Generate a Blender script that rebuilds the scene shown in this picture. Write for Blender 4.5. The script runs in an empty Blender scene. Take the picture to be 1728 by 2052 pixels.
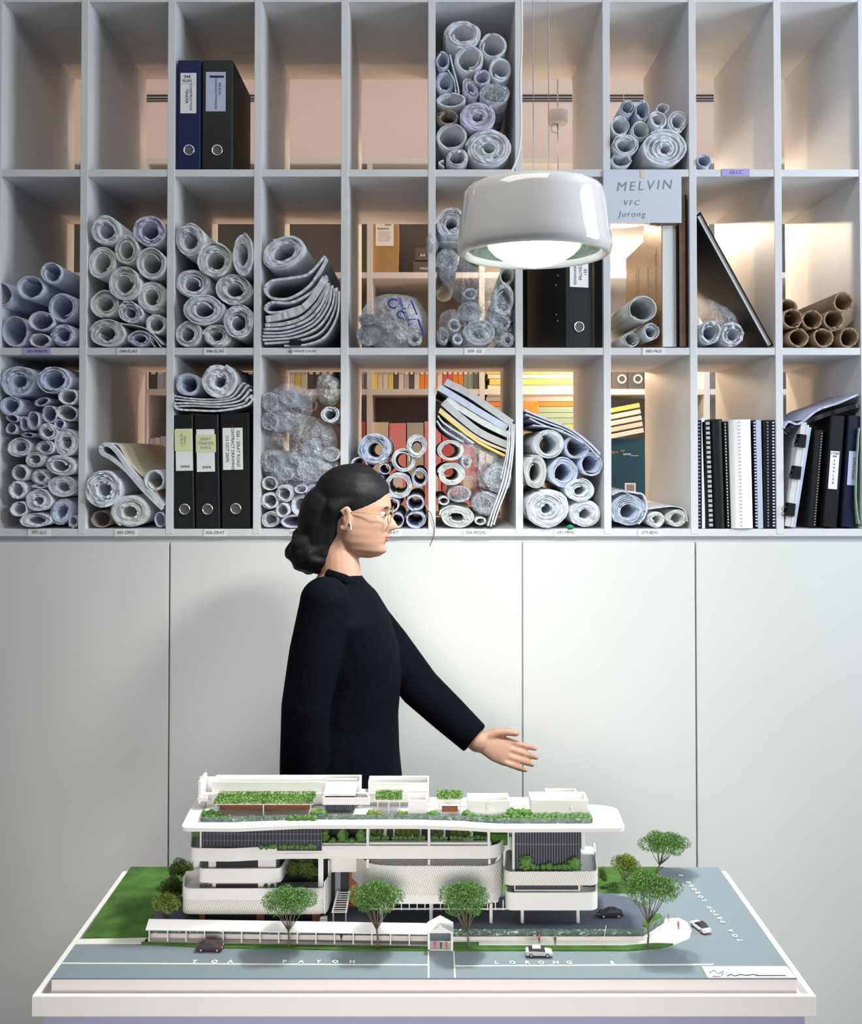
import bpy, math, random
from mathutils import Vector, Matrix, noise
D = bpy.data
S = bpy.context.scene
COL = S.collection
PI = math.pi
# ------------------------------------------------------------------ camera
F, CX, CY = 2000.0, 855.0, 870.0
PITCH = math.atan(0.02)
CAMP = Vector((0, -2.8, 1.65))
cd = D.cameras.new('camera'); cam = D.objects.new('camera', cd); COL.objects.link(cam)
cam.location = CAMP; cam.rotation_euler = (PI/2 + PITCH, 0, 0)
cd.sensor_width = 36; cd.sensor_fit = 'AUTO'; cd.lens = F/2052*36
cd.shift_x = (864-CX)/2052; cd.shift_y = (CY-1026)/2052; cd.clip_start = .01
S.camera = cam
# ------------------------------------------------------------------ world, lights, exposure
wd = D.worlds.new('world'); S.world = wd; wd.use_nodes = True
bg = wd.node_tree.nodes['Background']; bg.inputs[0].default_value = (.74, .80, 1, 1); bg.inputs[1].default_value = .12
def area(name, loc, target, sx, sy, power, col, spread=PI):
    l = D.lights.new(name, 'AREA'); l.shape = 'RECTANGLE'; l.size = sx; l.size_y = sy
    l.energy = power; l.color = col; l.spread = spread
    o = D.objects.new(name, l); COL.objects.link(o); o.location = loc
    o.rotation_euler = (Vector(target)-Vector(loc)).to_track_quat('-Z', 'Y').to_euler(); return o
area('daylight_window', (2.6, -1.1, 2.35), (0, -1.2, 1.9), 1.1, 2.0, 74, (.82, .90, 1))
area('front_overhead_fill', (-0.3, -1.75, 3.5), (-.3, -1.5, .9), 1.8, .8, 19, (1, .97, .9))  # added overhead fill, brightens the model fronts
area('front_low_fill', (0, -3.7, 1.35), (0, -1.3, .8), 1.4, .9, 3.6, (1, .95, .91), .62)  # low fill added behind the camera for the model and table fronts
area('back_warm_fill', (-.2, 1.12, .5), (-.2, .75, 2.3), 5.0, .1, 26, (1, .62, .36))  # added hidden strip, gives the warm glow on compartment ceilings
area('back_wall_fill', (0, .95, 3.5), (0, 1.7, 2.9), 5.0, .4, 3, (1, .82, .74))  # added out of view to brighten the upper back wall
area('back_aisle_fill', (0, .9, 3.55), (0, .9, 0), 5.0, .4, 15, (1, .74, .56))  # added warm fill from above for the shelf interiors
def point(name, loc, power, col, r=.03):
    l = D.lights.new(name, 'POINT'); l.energy = power; l.color = col; l.shadow_soft_size = r
    o = D.objects.new(name, l); COL.objects.link(o); o.location = loc; return o
point('back_room_bulb', (.526, 1.02, 2.545), 9, (1, .72, .48), .008)
point('back_room_bulb', (.78, 1.12, 2.553), 26, (1, .80, .60), .008)  # second bulb, added out of view to light the right-hand panels
point('back_shelf_lamp', (.60, 1.0, 2.0), 6, (1, .72, .48), .03)
dl = D.lights.new('pendant_downlight', 'AREA'); dl.shape = 'DISK'; dl.size = .15; dl.energy = 16.5; dl.color = (.98, 1, .95)
dlo = D.objects.new('pendant_downlight', dl); COL.objects.link(dlo); dlo.location = (.2052, -.9, 2.0065)
S.view_settings.view_transform = 'Standard'; S.view_settings.look = 'None'
S.view_settings.gamma = 1; S.view_settings.use_curve_mapping = False
S.view_settings.exposure = 0.15
# ------------------------------------------------------------------ helpers
def W(px, py, Y):
    a = (px-CX)/F; b = -(py-CY)/F; c, s = math.cos(PITCH), math.sin(PITCH)
    d = Vector((a, c-b*s, s+b*c)); return CAMP + d*((Y-CAMP.y)/d.y)
def G(px, py, Z):
    a = (px-CX)/F; b = -(py-CY)/F; c, s = math.cos(PITCH), math.sin(PITCH)
    d = Vector((a, c-b*s, s+b*c)); return CAMP + d*((Z-CAMP.z)/d.z)
def SC(Y): return (Y+2.8)/F
class MB:
    def __init__(s): s.v = []; s.f = []; s.sm = []
    def add(s, vs, fs, smooth=False):
        n = len(s.v); s.v += [tuple(v) for v in vs]
        s.f += [tuple(i+n for i in f) for f in fs]; s.sm += [smooth]*len(fs); return s
    def box(s, x0, x1, y0, y1, z0, z1, M=None):
        vs = [Vector((x, y, z)) for z in (z0, z1) for y in (y0, y1) for x in (x0, x1)]
        if M: vs = [M @ v for v in vs]
        return s.add(vs, [(0,2,3,1),(4,5,7,6),(0,1,5,4),(2,6,7,3),(0,4,6,2),(1,3,7,5)])
    def prism(s, poly, z0, z1, smooth=False):   # poly in xy, up z
        n = len(poly); vs = [(p[0], p[1], z0) for p in poly]+[(p[0], p[1], z1) for p in poly]
        s.add(vs[:], [tuple(range(n))[::-1], tuple(range(n, 2*n))])
        return s.add(vs, [(i, (i+1) % n, n+(i+1) % n, n+i) for i in range(n)], smooth)
    def prismY(s, poly, y0, y1, smooth=False):  # poly in xz
        n = len(poly); vs = [(p[0], y0, p[1]) for p in poly]+[(p[0], y1, p[1]) for p in poly]
        s.add(vs[:], [tuple(range(n)), tuple(range(n, 2*n))[::-1]])
        return s.add(vs, [(i, n+i, n+(i+1) % n, (i+1) % n) for i in range(n)], smooth)
    def loft(s, rings, caps=True, smooth=True, closed=True):
        n = len(rings[0]); vs = [p for r in rings for p in r]; fs = []
        for k in range(len(rings)-1):
            for i in range(n if closed else n-1):
                j = (i+1) % n; fs.append((k*n+i, k*n+j, (k+1)*n+j, (k+1)*n+i))
        if caps: fs += [tuple(range(n))[::-1], tuple((len(rings)-1)*n+i for i in range(n))]
        return s.add(vs, fs, smooth)
    def tube(s, pts, rad, n=8, caps=True):
        pts = [Vector(p) for p in pts]; rr = rad if isinstance(rad, (list, tuple)) else [rad]*len(pts)
        rings = []; up = None
        for i, p in enumerate(pts):
            t = (pts[min(i+1, len(pts)-1)]-pts[max(i-1, 0)]).normalized()
            if up is None: up = Vector((0, 0, 1)) if abs(t.z) < .9 else Vector((1, 0, 0))
            a = t.cross(up).normalized(); b = a.cross(t).normalized(); up = b
            rings.append([p+(a*math.cos(2*PI*k/n)+b*math.sin(2*PI*k/n))*rr[i] for k in range(n)])
        return s.loft(rings, caps)
    def limb(s, pts, rad, n=12):                # tube with ball ends
        pts = [Vector(p) for p in pts]; P = []; R = []
        d0 = (pts[0]-pts[1]).normalized(); d1 = (pts[-1]-pts[-2]).normalized()
        for a in (80, 50, 20): P.append(pts[0]+d0*rad[0]*math.sin(math.radians(a))); R.append(rad[0]*math.cos(math.radians(a)))
        P += pts; R += list(rad)
        for a in (20, 50, 80): P.append(pts[-1]+d1*rad[-1]*math.sin(math.radians(a))); R.append(rad[-1]*math.cos(math.radians(a)))
        return s.tube(P, R, n)
    def lathe(s, prof, c=(0, 0, 0), n=32, smooth=True, caps=False):
        return s.loft([[(c[0]+r*math.cos(2*PI*k/n), c[1]+r*math.sin(2*PI*k/n), c[2]+z) for k in range(n)] for r, z in prof], caps, smooth)
    def ell(s, c, rx, ry, rz, n=12, m=8, wob=0, seed=0, M=None):
        rings = []; c = Vector(c)
        for i in range(m+1):
            ph = -PI/2+PI*(.03+.94*i/m)
            ring = []
            for k in range(n):
                th = 2*PI*k/n; d = Vector((math.cos(ph)*math.cos(th), math.cos(ph)*math.sin(th), math.sin(ph)))
                w = 1+wob*noise.noise(d*2.3+Vector((seed*3.1, seed, 0)))
                q = Vector((d.x*rx*w, d.y*ry*w, d.z*rz*w))
                ring.append(c+(M @ q if M else q))
            rings.append(ring)
        return s.loft(rings)
    def ribbon(s, pts, th, y0, y1, jit=0, rnd=None, taper=False):  # pts (x,z) ribbon of thickness th, extruded in y
        n = len(pts); P = [Vector((p[0], p[1])) for p in pts]; vs = []
        for i, p in enumerate(P):
            t = (P[min(i+1, n-1)]-P[max(i-1, 0)]).normalized(); nn = Vector((-t.y, t.x))
            h = th/2
            if taper: h *= .35+.65*math.sin(PI*min(1, max(0, i/(n-1))))**.5
            yj = y0+(rnd.uniform(-jit, jit) if rnd else 0)
            a = p+nn*h; b = p-nn*h
            vs += [(a.x, yj, a.y), (b.x, yj, b.y), (a.x, y1, a.y), (b.x, y1, b.y)]
        fs = [(0, 1, 3, 2), tuple(4*(n-1)+k for k in (0, 2, 3, 1))]
        for i in range(n-1):
            a = 4*i; b = a+4
            fs += [(a, b, b+1, a+1), (a, a+2, b+2, b), (a+1, b+1, b+3, a+3), (a+2, a+3, b+3, b+2)]
        return s.add(vs, fs, False)
    def build(s, name, mat, parent=None, bevel=0, off=None, remesh=0):
        me = D.meshes.new(name); vs = s.v
        if off is not None: vs = [(v[0]-off[0], v[1]-off[1], v[2]-off[2]) for v in vs]
        me.from_pydata(vs, [], s.f); me.polygons.foreach_set('use_smooth', s.sm)
        for m in (mat if isinstance(mat, (list, tuple)) else [mat]): me.materials.append(m)
        me.validate(); me.update()
        o = D.objects.new(name, me); COL.objects.link(o)
        if off is not None and not parent: o.location = off
        if parent: o.parent = parent
        if bevel:
            b = o.modifiers.new('bevel', 'BEVEL'); b.width = bevel; b.segments = 2; b.limit_method = 'ANGLE'; b.angle_limit = 1
        if remesh:
            r = o.modifiers.new('remesh', 'REMESH'); r.mode = 'VOXEL'; r.voxel_size = remesh; r.use_smooth_shade = True
            q = o.modifiers.new('smooth', 'SMOOTH'); q.iterations = 3; q.factor = .5
        return o
def tag(o, label=None, cat=None, group=None, kind=None):
    if label: o['label'] = label
    if cat: o['category'] = cat
    if group: o['group'] = group
    if kind: o['kind'] = kind
    return o
def empty(name, loc, label=None, cat=None, group=None, rot=(0, 0, 0)):
    o = D.objects.new(name, None); COL.objects.link(o); o.location = loc; o.rotation_euler = rot; o.empty_display_size = .02
    return tag(o, label, cat, group)
def smooth_path(pts, k=6):
    P = [Vector(p) for p in pts]; out = []
    for i in range(len(P)-1):
        a, b, c, d = P[max(i-1, 0)], P[i], P[i+1], P[min(i+2, len(P)-1)]
        for j in range(k):
            t = j/k; out.append(.5*((2*b)+(c-a)*t+(2*a-5*b+4*c-d)*t*t+(3*b-a-3*c+d)*t**3))
    out.append(P[-1]); return out
def rounded(pts, r, k=5):
    P = [Vector(p) for p in pts]; out = [P[0]]
    for i in range(1, len(P)-1):
        a, b, c = P[i-1], P[i], P[i+1]; u = (a-b); v = (c-b); q = min(r, u.length*.49, v.length*.49)
        A = b+u.normalized()*q; C = b+v.normalized()*q
        for j in range(k+1):
            t = j/k; out.append(A*(1-t)**2+b*2*t*(1-t)+C*t*t)
    out.append(P[-1]); return out
# ------------------------------------------------------------------ materials
def mat(name, col, rough=.6, metal=0, var=0, scale=30, bump=0, emit=None, estr=0, coat=0, spec=.5, trans=0):
    m = D.materials.new(name); m.use_nodes = True; nt = m.node_tree; b = nt.nodes['Principled BSDF']
    b.inputs['Base Color'].default_value = (*col, 1); b.inputs['Roughness'].default_value = rough
    b.inputs['Metallic'].default_value = metal; b.inputs['Coat Weight'].default_value = coat
    b.inputs['Specular IOR Level'].default_value = spec; b.inputs['Transmission Weight'].default_value = trans
    if emit: b.inputs['Emission Color'].default_value = (*emit, 1); b.inputs['Emission Strength'].default_value = estr
    if var or bump:
        tc = nt.nodes.new('ShaderNodeTexCoord'); n = nt.nodes.new('ShaderNodeTexNoise'); n.inputs['Scale'].default_value = scale
        n.inputs['Detail'].default_value = 4; nt.links.new(tc.outputs['Object'], n.inputs['Vector'])
        if var:
            r = nt.nodes.new('ShaderNodeValToRGB'); r.color_ramp.elements[0].position = .3; r.color_ramp.elements[1].position = .7
            r.color_ramp.elements[0].color = (*[max(0, c*(1-var)) for c in col], 1)
            r.color_ramp.elements[1].color = (*[min(1, c*(1+var)) for c in col], 1)
            nt.links.new(n.outputs['Fac'], r.inputs[0]); nt.links.new(r.outputs[0], b.inputs['Base Color'])
        if bump:
            bp = nt.nodes.new('ShaderNodeBump'); bp.inputs['Strength'].default_value = bump; bp.inputs['Distance'].default_value = .002
            nt.links.new(n.outputs['Fac'], bp.inputs['Height']); nt.links.new(bp.outputs[0], b.inputs['Normal'])
    return m
def film_mat(name, col, alpha, rough=.25, scale=60, crease_glint=.40):
    m = D.materials.new(name); m.use_nodes = True; nt = m.node_tree; nt.nodes.clear()
    o = nt.nodes.new('ShaderNodeOutputMaterial'); mx = nt.nodes.new('ShaderNodeMixShader'); t = nt.nodes.new('ShaderNodeBsdfTransparent')
    b = nt.nodes.new('ShaderNodeBsdfPrincipled'); b.inputs['Base Color'].default_value = (*col, 1); b.inputs['Roughness'].default_value = rough
    b.inputs['Specular IOR Level'].default_value = 1
    tc = nt.nodes.new('ShaderNodeTexCoord'); n = nt.nodes.new('ShaderNodeTexNoise'); n.inputs['Scale'].default_value = scale; n.inputs['Distortion'].default_value = 1.5
    r = nt.nodes.new('ShaderNodeMapRange'); r.inputs[1].default_value = .35; r.inputs[2].default_value = .7; r.inputs[3].default_value = alpha*.6; r.inputs[4].default_value = min(1, alpha*1.5)
    bp = nt.nodes.new('ShaderNodeBump'); bp.inputs['Strength'].default_value = 1; bp.inputs['Distance'].default_value = .006
    L = nt.links.new; n2 = nt.nodes.new('ShaderNodeTexNoise'); n2.inputs['Scale'].default_value = 38; n2.inputs['Distortion'].default_value = 2.5; n2.inputs['Detail'].default_value = 1; L(tc.outputs['Object'], n2.inputs['Vector']); L(tc.outputs['Object'], n.inputs['Vector']); L(n.outputs['Fac'], r.inputs[0]); ab = nt.nodes.new('ShaderNodeMath'); ab.operation = 'SUBTRACT'; L(n2.outputs['Fac'], ab.inputs[0]); ab.inputs[1].default_value = .5
    a2 = nt.nodes.new('ShaderNodeMath'); a2.operation = 'ABSOLUTE'; L(ab.outputs[0], a2.inputs[0]); cr = nt.nodes.new('ShaderNodeMapRange'); L(a2.outputs[0], cr.inputs[0])
    cr.inputs[1].default_value = 0; cr.inputs[2].default_value = .022; cr.inputs[3].default_value = crease_glint; cr.inputs[4].default_value = 0  # wrinkle glints painted in as thin, whiter, more opaque lines
    ad = nt.nodes.new('ShaderNodeMath'); ad.operation = 'ADD'; ad.use_clamp = True; L(r.outputs[0], ad.inputs[0]); L(cr.outputs[0], ad.inputs[1]); L(ad.outputs[0], mx.inputs[0])
    L(n2.outputs['Fac'], bp.inputs['Height']); L(bp.outputs[0], b.inputs['Normal'])
    L(t.outputs[0], mx.inputs[1]); L(b.outputs[0], mx.inputs[2]); L(mx.outputs[0], o.inputs[0]); return m
M = {}
M['shelf'] = mat('shelf white laminate', (.66, .67, .68), .5, var=.02, scale=5)
M['door'] = mat('cabinet door laminate', (.68, .69, .66), .42, var=.015, scale=3)
M['gap'] = mat('dark joint', (.04, .04, .04), .8)
M['w'] = mat('paper cool white', (.60, .635, .675), .75, var=.07, scale=25)
M['g'] = mat('paper warm white', (.60, .63, .625), .75, var=.07, scale=25)
M['l'] = mat('paper lilac', (.52, .52, .65), .75, var=.08, scale=25)
M['b'] = mat('paper blue white', (.48, .535, .655), .75, var=.08, scale=25)
M['d'] = mat('paper old brown', (.30, .27, .24), .8, var=.15, scale=25)
M['c'] = mat('cardboard tube', (.28, .20, .12), .8, var=.1, scale=40)
M['k'] = film_mat('roll in clear plastic', (.72, .77, .84), .5, .12, 12)
M['film'] = film_mat('clear plastic film', (.78, .84, .92), .20, .08, 9)
M['bag'] = film_mat('frosted plastic bag', (.72, .76, .80), .42, .25, 8)
M['bag2'] = film_mat('grey plastic bag', (.62, .65, .62), .6, .2, 14)
M['black'] = mat('black board cover', (.009, .010, .011), .45, spec=.25, var=.2, scale=80, bump=.1)
M['blackg'] = mat('dark green black cover', (.010, .015, .013), .45, spec=.25, var=.2, scale=80)
M['navy'] = mat('navy cover', (.006, .010, .03), .45, spec=.25)
M['blue'] = mat('blue binder', (.005, .014, .075), .5, spec=.25)
M['label'] = mat('label paper', (.78, .79, .79), .7)
M['labelw'] = mat('lavender label', (.42, .36, .66), .7)
M['sticky'] = mat('pale yellow sticky note', (.66, .68, .38), .8)
M['ink'] = mat('black ink', (.02, .02, .025), .7)
M['inkb'] = mat('blue ink', (.02, .05, .35), .6)
M['pencil'] = mat('pencil grey', (.25, .26, .28), .8)
M['steel'] = mat('chrome ring', (.75, .76, .78), .22, 1)
M['gold'] = mat('old gold board', (.30, .21, .12), .33, .45, var=.18, scale=60)
M['wood'] = mat('brown edged boards', (.33, .20, .12), .6, var=.2, scale=30)
M['pages'] = mat('page block', (.70, .71, .70), .8, var=.06, scale=200)
M['white'] = mat('white gloss', (.85, .86, .85), .25)
M['mod'] = mat('model white card', (.80, .79, .77), .55)
M['modglass'] = mat('model dark glazing', (.05, .055, .07), .2)
M['modblack'] = mat('model black', (.012, .013, .016), .5)
M['mull'] = mat('model mullion', (.22, .23, .27), .4)
M['road'] = mat('model road grey', (.165, .205, .225), .7, var=.06, scale=400)
M['drive'] = mat('model driveway grey', (.075, .09, .12), .7, var=.06, scale=400)
M['lawn'] = mat('model lawn flock', (.045, .125, .015), .95, var=.35, scale=35, bump=.5)
M['pave'] = mat('model pavement', (.62, .62, .55), .7)
M['pavp'] = mat('model kerb wall', (.66, .60, .56), .7)
M['leaf'] = mat('model tree foliage', (.13, .27, .065), .9, var=.22, scale=45)
M['leafy'] = mat('model yellow green foliage', (.22, .30, .05), .9, var=.35, scale=60)
M['leafd'] = mat('model dark olive foliage', (.07, .105, .02), .9, var=.4, scale=60)
M['vine'] = mat('trellis vine foliage', (.20, .36, .09), .9, var=.3, scale=80)
M['bark'] = mat('model tree wire bark', (.16, .13, .09), .8)
M['fence'] = film_mat('model glass fence', (.12, .20, .16), .72, .25, 80, 0)
M['rust'] = mat('model rust column', (.25, .07, .02), .6)
M['table'] = mat('table white', (.74, .69, .67), .5, var=.02, scale=6)
M['lip'] = mat('tray rim white', (.80, .80, .77), .4)
M['tablel'] = mat('table apron lavender grey', (.34, .35, .48), .6)
M['skin'] = mat('skin', (.44, .245, .165), .5)
M['lips'] = mat('lips', (.45, .16, .14), .5)
M['hair'] = mat('black hair', (.005, .005, .006), .6, var=.3, scale=150, bump=.4, spec=.25)
M['coat'] = mat('black wool coat', (.0022, .003, .0055), .9, spec=.06, var=.25, scale=90, bump=.3)
M['coatd'] = mat('black trousers', (.008, .009, .013), .8)
M['floor'] = mat('grey floor', (.30, .29, .28), .5, var=.05, scale=4)
M['wall2'] = mat('back room wall', (.62, .55, .52), .8)
M['ceil'] = mat('ceiling', (.7, .7, .7), .8)
M['lamp'] = mat('pendant white enamel', (.80, .80, .78), .08, coat=1)
M['refl'] = mat('pendant inner reflector', (.20, .30, .20), .15, .7)
M['dome'] = mat('glowing diffuser', (1, 1, 1), .5, emit=(.97, 1, .94), estr=5)
M['wire'] = mat('steel wire', (.55, .56, .6), .3, .8)
M['cable'] = mat('white cable', (.75, .76, .8), .4)
def flat(n, c, r=.6): M[n] = mat(n, c, r); return M[n]
for n, c in dict(red=(.60, .12, .14), pink=(.80, .27, .29), orange=(.75, .24, .04), yellow=(.75, .58, .16), cream=(.66, .58, .45), mint=(.32, .46, .36),
                 teal=(.0, .055, .09), kraft=(.36, .22, .09), grey=(.28, .27, .26), greyd=(.09, .08, .08), greypale=(.45, .45, .45), lilacb=(.46, .50, .66), maroon=(.05, .02, .025),
                 silver=(.45, .45, .44), carblack=(.01, .01, .015), carwhite=(.8, .8, .8), tire=(.02, .02, .02), carglass=(.02, .02, .025), green=(0, .25, .12),
                 brownthread=(.12, .05, .03), tealc=(.1, .35, .35), amber=(.6, .3, .05), bwhite=(.7, .66, .6)).items(): flat(n, c)
def perforated():
    m = mat('perforated white card', (.80, .78, .74), .6); nt = m.node_tree; L = nt.links.new; b = nt.nodes['Principled BSDF']
    tc = nt.nodes.new('ShaderNodeTexCoord'); sp = nt.nodes.new('ShaderNodeSeparateXYZ'); L(tc.outputs['Object'], sp.inputs[0])
    def mth(op, a, c):
        n = nt.nodes.new('ShaderNodeMath'); n.operation = op
        for i, q in enumerate((a, c)):
            if q is None: continue
            if isinstance(q, (int, float)): n.inputs[i].default_value = q
            else: L(q, n.inputs[i])
        return n.outputs[0]
    X, Z = sp.outputs[0], sp.outputs[2]
    u = mth('SINE', mth('ADD', mth('MULTIPLY', X, 1150.), mth('MULTIPLY', Z, -700.)), None)
    v = mth('SINE', mth('ADD', mth('MULTIPLY', X, 500.), mth('MULTIPLY', Z, 1300.)), None)
    g = mth('GREATER_THAN', mth('MULTIPLY', u, v), .45)
    mx = nt.nodes.new('ShaderNodeMixRGB'); mx.inputs[1].default_value = (.80, .78, .74, 1); mx.inputs[2].default_value = (.36, .35, .33, 1)
    L(g, mx.inputs[0]); L(mx.outputs[0], b.inputs['Base Color']); return m
M['perf'] = perforated()
def text(name, s, size, m, parent, loc, rot=(PI/2, 0, 0), shear=0, space=1, bold=0):
    cu = D.curves.new(name, 'FONT'); cu.body = s; cu.size = size; cu.align_x = 'CENTER'; cu.align_y = 'CENTER'; cu.shear = shear
    cu.space_character = space; cu.offset = bold; cu.extrude = .0002; cu.resolution_u = 3
    t = D.objects.new('tmp', cu); me = D.meshes.new_from_object(t); D.objects.remove(t); D.curves.remove(cu)
    me.materials.clear(); me.materials.append(m); me.name = name
    o = D.objects.new(name, me); COL.objects.link(o); o.parent = parent; o.location = loc; o.rotation_euler = rot; return o
# ------------------------------------------------------------------ room shell
def struct(o): o['kind'] = 'structure'; return o
struct(MB().box(-3.6, 3.6, -4.2, 3.6, -.06, 0).build('floor', M['floor']))
struct(MB().box(-3.6, 3.6, .62, 3.6, 3.6, 3.66).build('ceiling', M['ceil']))
wb = struct(MB().box(-3.6, 3.6, 2.2, 2.3, 0, 3.6).build('wall_back', M['wall2']))
struct(MB().box(-3.7, -3.6, .0, 3.6, 0, 3.6).build('wall_left', M['wall2']))
struct(MB().box(3.6, 3.7, .0, 3.6, 0, 3.6).build('wall_right', M['wall2']))
# ------------------------------------------------------------------ cubby shelf
UX = [W(p, 703, 0).x for p in (-8, 166, 341, 515.5, 690.3, 865.8, 1040.8, 1217.3, 1390.7, 1561.9, 1733)]
BZ = [W(855, p, 0).z for p in (-3.5, 346.5, 704, 1067.3)]
T = .0205; DEP = .585
shelf = empty('cubby_shelf', (0, .29, BZ[3]-T/2), 'tall white open backed pigeonhole shelf full of drawing rolls', 'shelf')
so = shelf.location
for k, x in enumerate(UX):
    t0, t1 = T/2, T/2
    if k == 10: t1 = .05
    if k == 0: t0 = .04
    MB().box(x-t0, x+t1, 0, DEP, BZ[3]-.004, BZ[0]+.004).build('upright', M['shelf'], shelf, .0008, so)
for k, z in enumerate(BZ):
    MB().box(UX[0]-.03, UX[10]+.04, .0012, DEP-.001, z-T/2, z+T/2).build('shelf_board', M['shelf'], shelf, .0006, so)
# left part of the back is closed where the photo shows no view through
def cell(r, c): return UX[c-1]+T/2, UX[c]-T/2, BZ[r]+T/2, BZ[r-1]-T/2   # x0,x1,zbottom,ztop
# base cabinet
ctop = W(855, 1087, 0).z
cab = empty('base_cabinet', (0, .3, 0), 'long pale grey white flush door cabinet under the pigeonhole shelf', 'cabinet')
MB().box(UX[0]-.3, UX[10]+.3, .022, .58, 0.0, BZ[3]-T/2-.001).build('carcass', M['shelf'], cab, 0, cab.location)
edges = [W(p, 1300, 0).x for p in (-13.5, 339, 693, 1047, 1395.3, 1748)]
edges = [edges[0]-.5]+edges+[edges[-1]+.5]
for a, b in zip(edges[:-1], edges[1:]):
    MB().box(a+.0022, b-.0022, 0, .02, .03, ctop).build('cabinet_door', M['door'], cab, .0012, cab.location)
MB().box(UX[0]-.3, UX[10]+.3, .05, .5, 0.0, .03).build('plinth', M['gap'], cab, 0, cab.location)
# ------------------------------------------------------------------ tags on the board fronts
def wtag(px, r, s, w=36, m='label', ink='ink', dy=0, sz=8.5):
    c = W(px, (346.5, 704, 1067.3)[r-1]+dy, 0); h = T*.49; hw = w/2*SC(0)
    o = MB().box(-hw, hw, -.0008, 0.0006, -h, h).build('shelf_tag', M[m], shelf)
    o.location = c-so
    text('lettering', s, sz*SC(0), M[ink], o, (0, -.001, 0), shear=.25)
wtag(74, 2, '101-MARYE', 56, 'labelw'); wtag(257, 2, '048-ELIAS', 44); wtag(431, 2, '046-ELIAS', 44); wtag(606, 2, '022-WHITE COURT', 44, sz=6.5)
wtag(951, 2, '059  G2', 40); wtag(1310, 2, '085-MGS', 44); wtag(1475, 1, 'GLCC', 56, 'labelw', 'inkb', -1, 10)
wtag(78, 3, '097-SLG', 44); wtag(252, 3, '083-ZBFG', 44); wtag(431, 3, '026-SIRAT', 44); wtag(604, 3, '067-VTCRM', 44); wtag(785, 3, '038-KT', 40)
wtag(954, 3, '056-REGAL', 50); wtag(1134, 3, '091-MMG', 44); wtag(1302, 3, '075-BDG', 44)
# ------------------------------------------------------------------ rolls
def roll_mesh(rx, ry, hole, turns, rot, L, seed, fray, tight, bx, bz):
    R = random.Random(seed); m = MB(); N = int(max(26, min(150, 20*turns))); a0 = R.uniform(0, 2*PI)
    th = (1-hole)/max(turns, 1)*tight; wob = R.uniform(.02, .05); sd = R.uniform(0, 50)
    cr, sr = math.cos(rot), math.sin(rot); V = []; stp = [R.uniform(-.005, .005) for _ in range(12)]; flap = R.choice((0, .5, 1))*.22*hole; sl = (1-hole)*(1-tight)*.55; offx = R.uniform(-.6, .6)*sl; offz = -R.uniform(.3, 1)*sl
    for i in range(N+1):
        t = i/N; a = a0+2*PI*turns*t
        f = hole+th/2+(1-hole-th)*t
        f *= 1+wob*noise.noise(Vector((math.cos(a)*1.2+sd, math.sin(a)*1.2, t*2)))*2
        fy = stp[int(turns*t) % 12]+(R.random()**2)*fray*(-1 if R.random() < .6 else 1)+.004*math.sin(a+sd)
        if i < 7: f -= flap*(1-i/7)
        k_ = (1-t)*(1-t); ox, oz = k_*offx, k_*offz
        for q in (f-th/2, f+th/2):
            x = (q*math.cos(a)+ox)*rx; z = (q*math.sin(a)+oz)*ry; X = x*cr-z*sr; Z = x*sr+z*cr
            V += [(X, fy, Z), (X+bx, L, Z+bz)]
    fs = []
    for i in range(N):
        a = 4*i; b = a+4
        fs += [(a, b, b+2, a+2), (a, a+1, b+1, b), (a+2, b+2, b+3, a+3), (a+1, a+3, b+3, b+1)]
    fs += [(0, 2, 3, 1), (4*N, 4*N+1, 4*N+3, 4*N+2)]
    m.v = V; m.f = fs; m.sm = [i % 4 in (1, 2) and i < 4*N for i in range(len(fs))]; return m
ORD = ['first', 'second', 'third', 'fourth', 'fifth', 'sixth', 'seventh', 'eighth', 'ninth', 'tenth', 'eleventh', 'twelfth', 'thirteenth', 'fourteenth', 'fifteenth', 'sixteenth', 'seventeenth', 'eighteenth']
MN = dict(w='white', g='off-white', l='lilac', b='blue-white', d='dim brownish', c='brown cardboard', k='plastic-wrapped')
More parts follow.
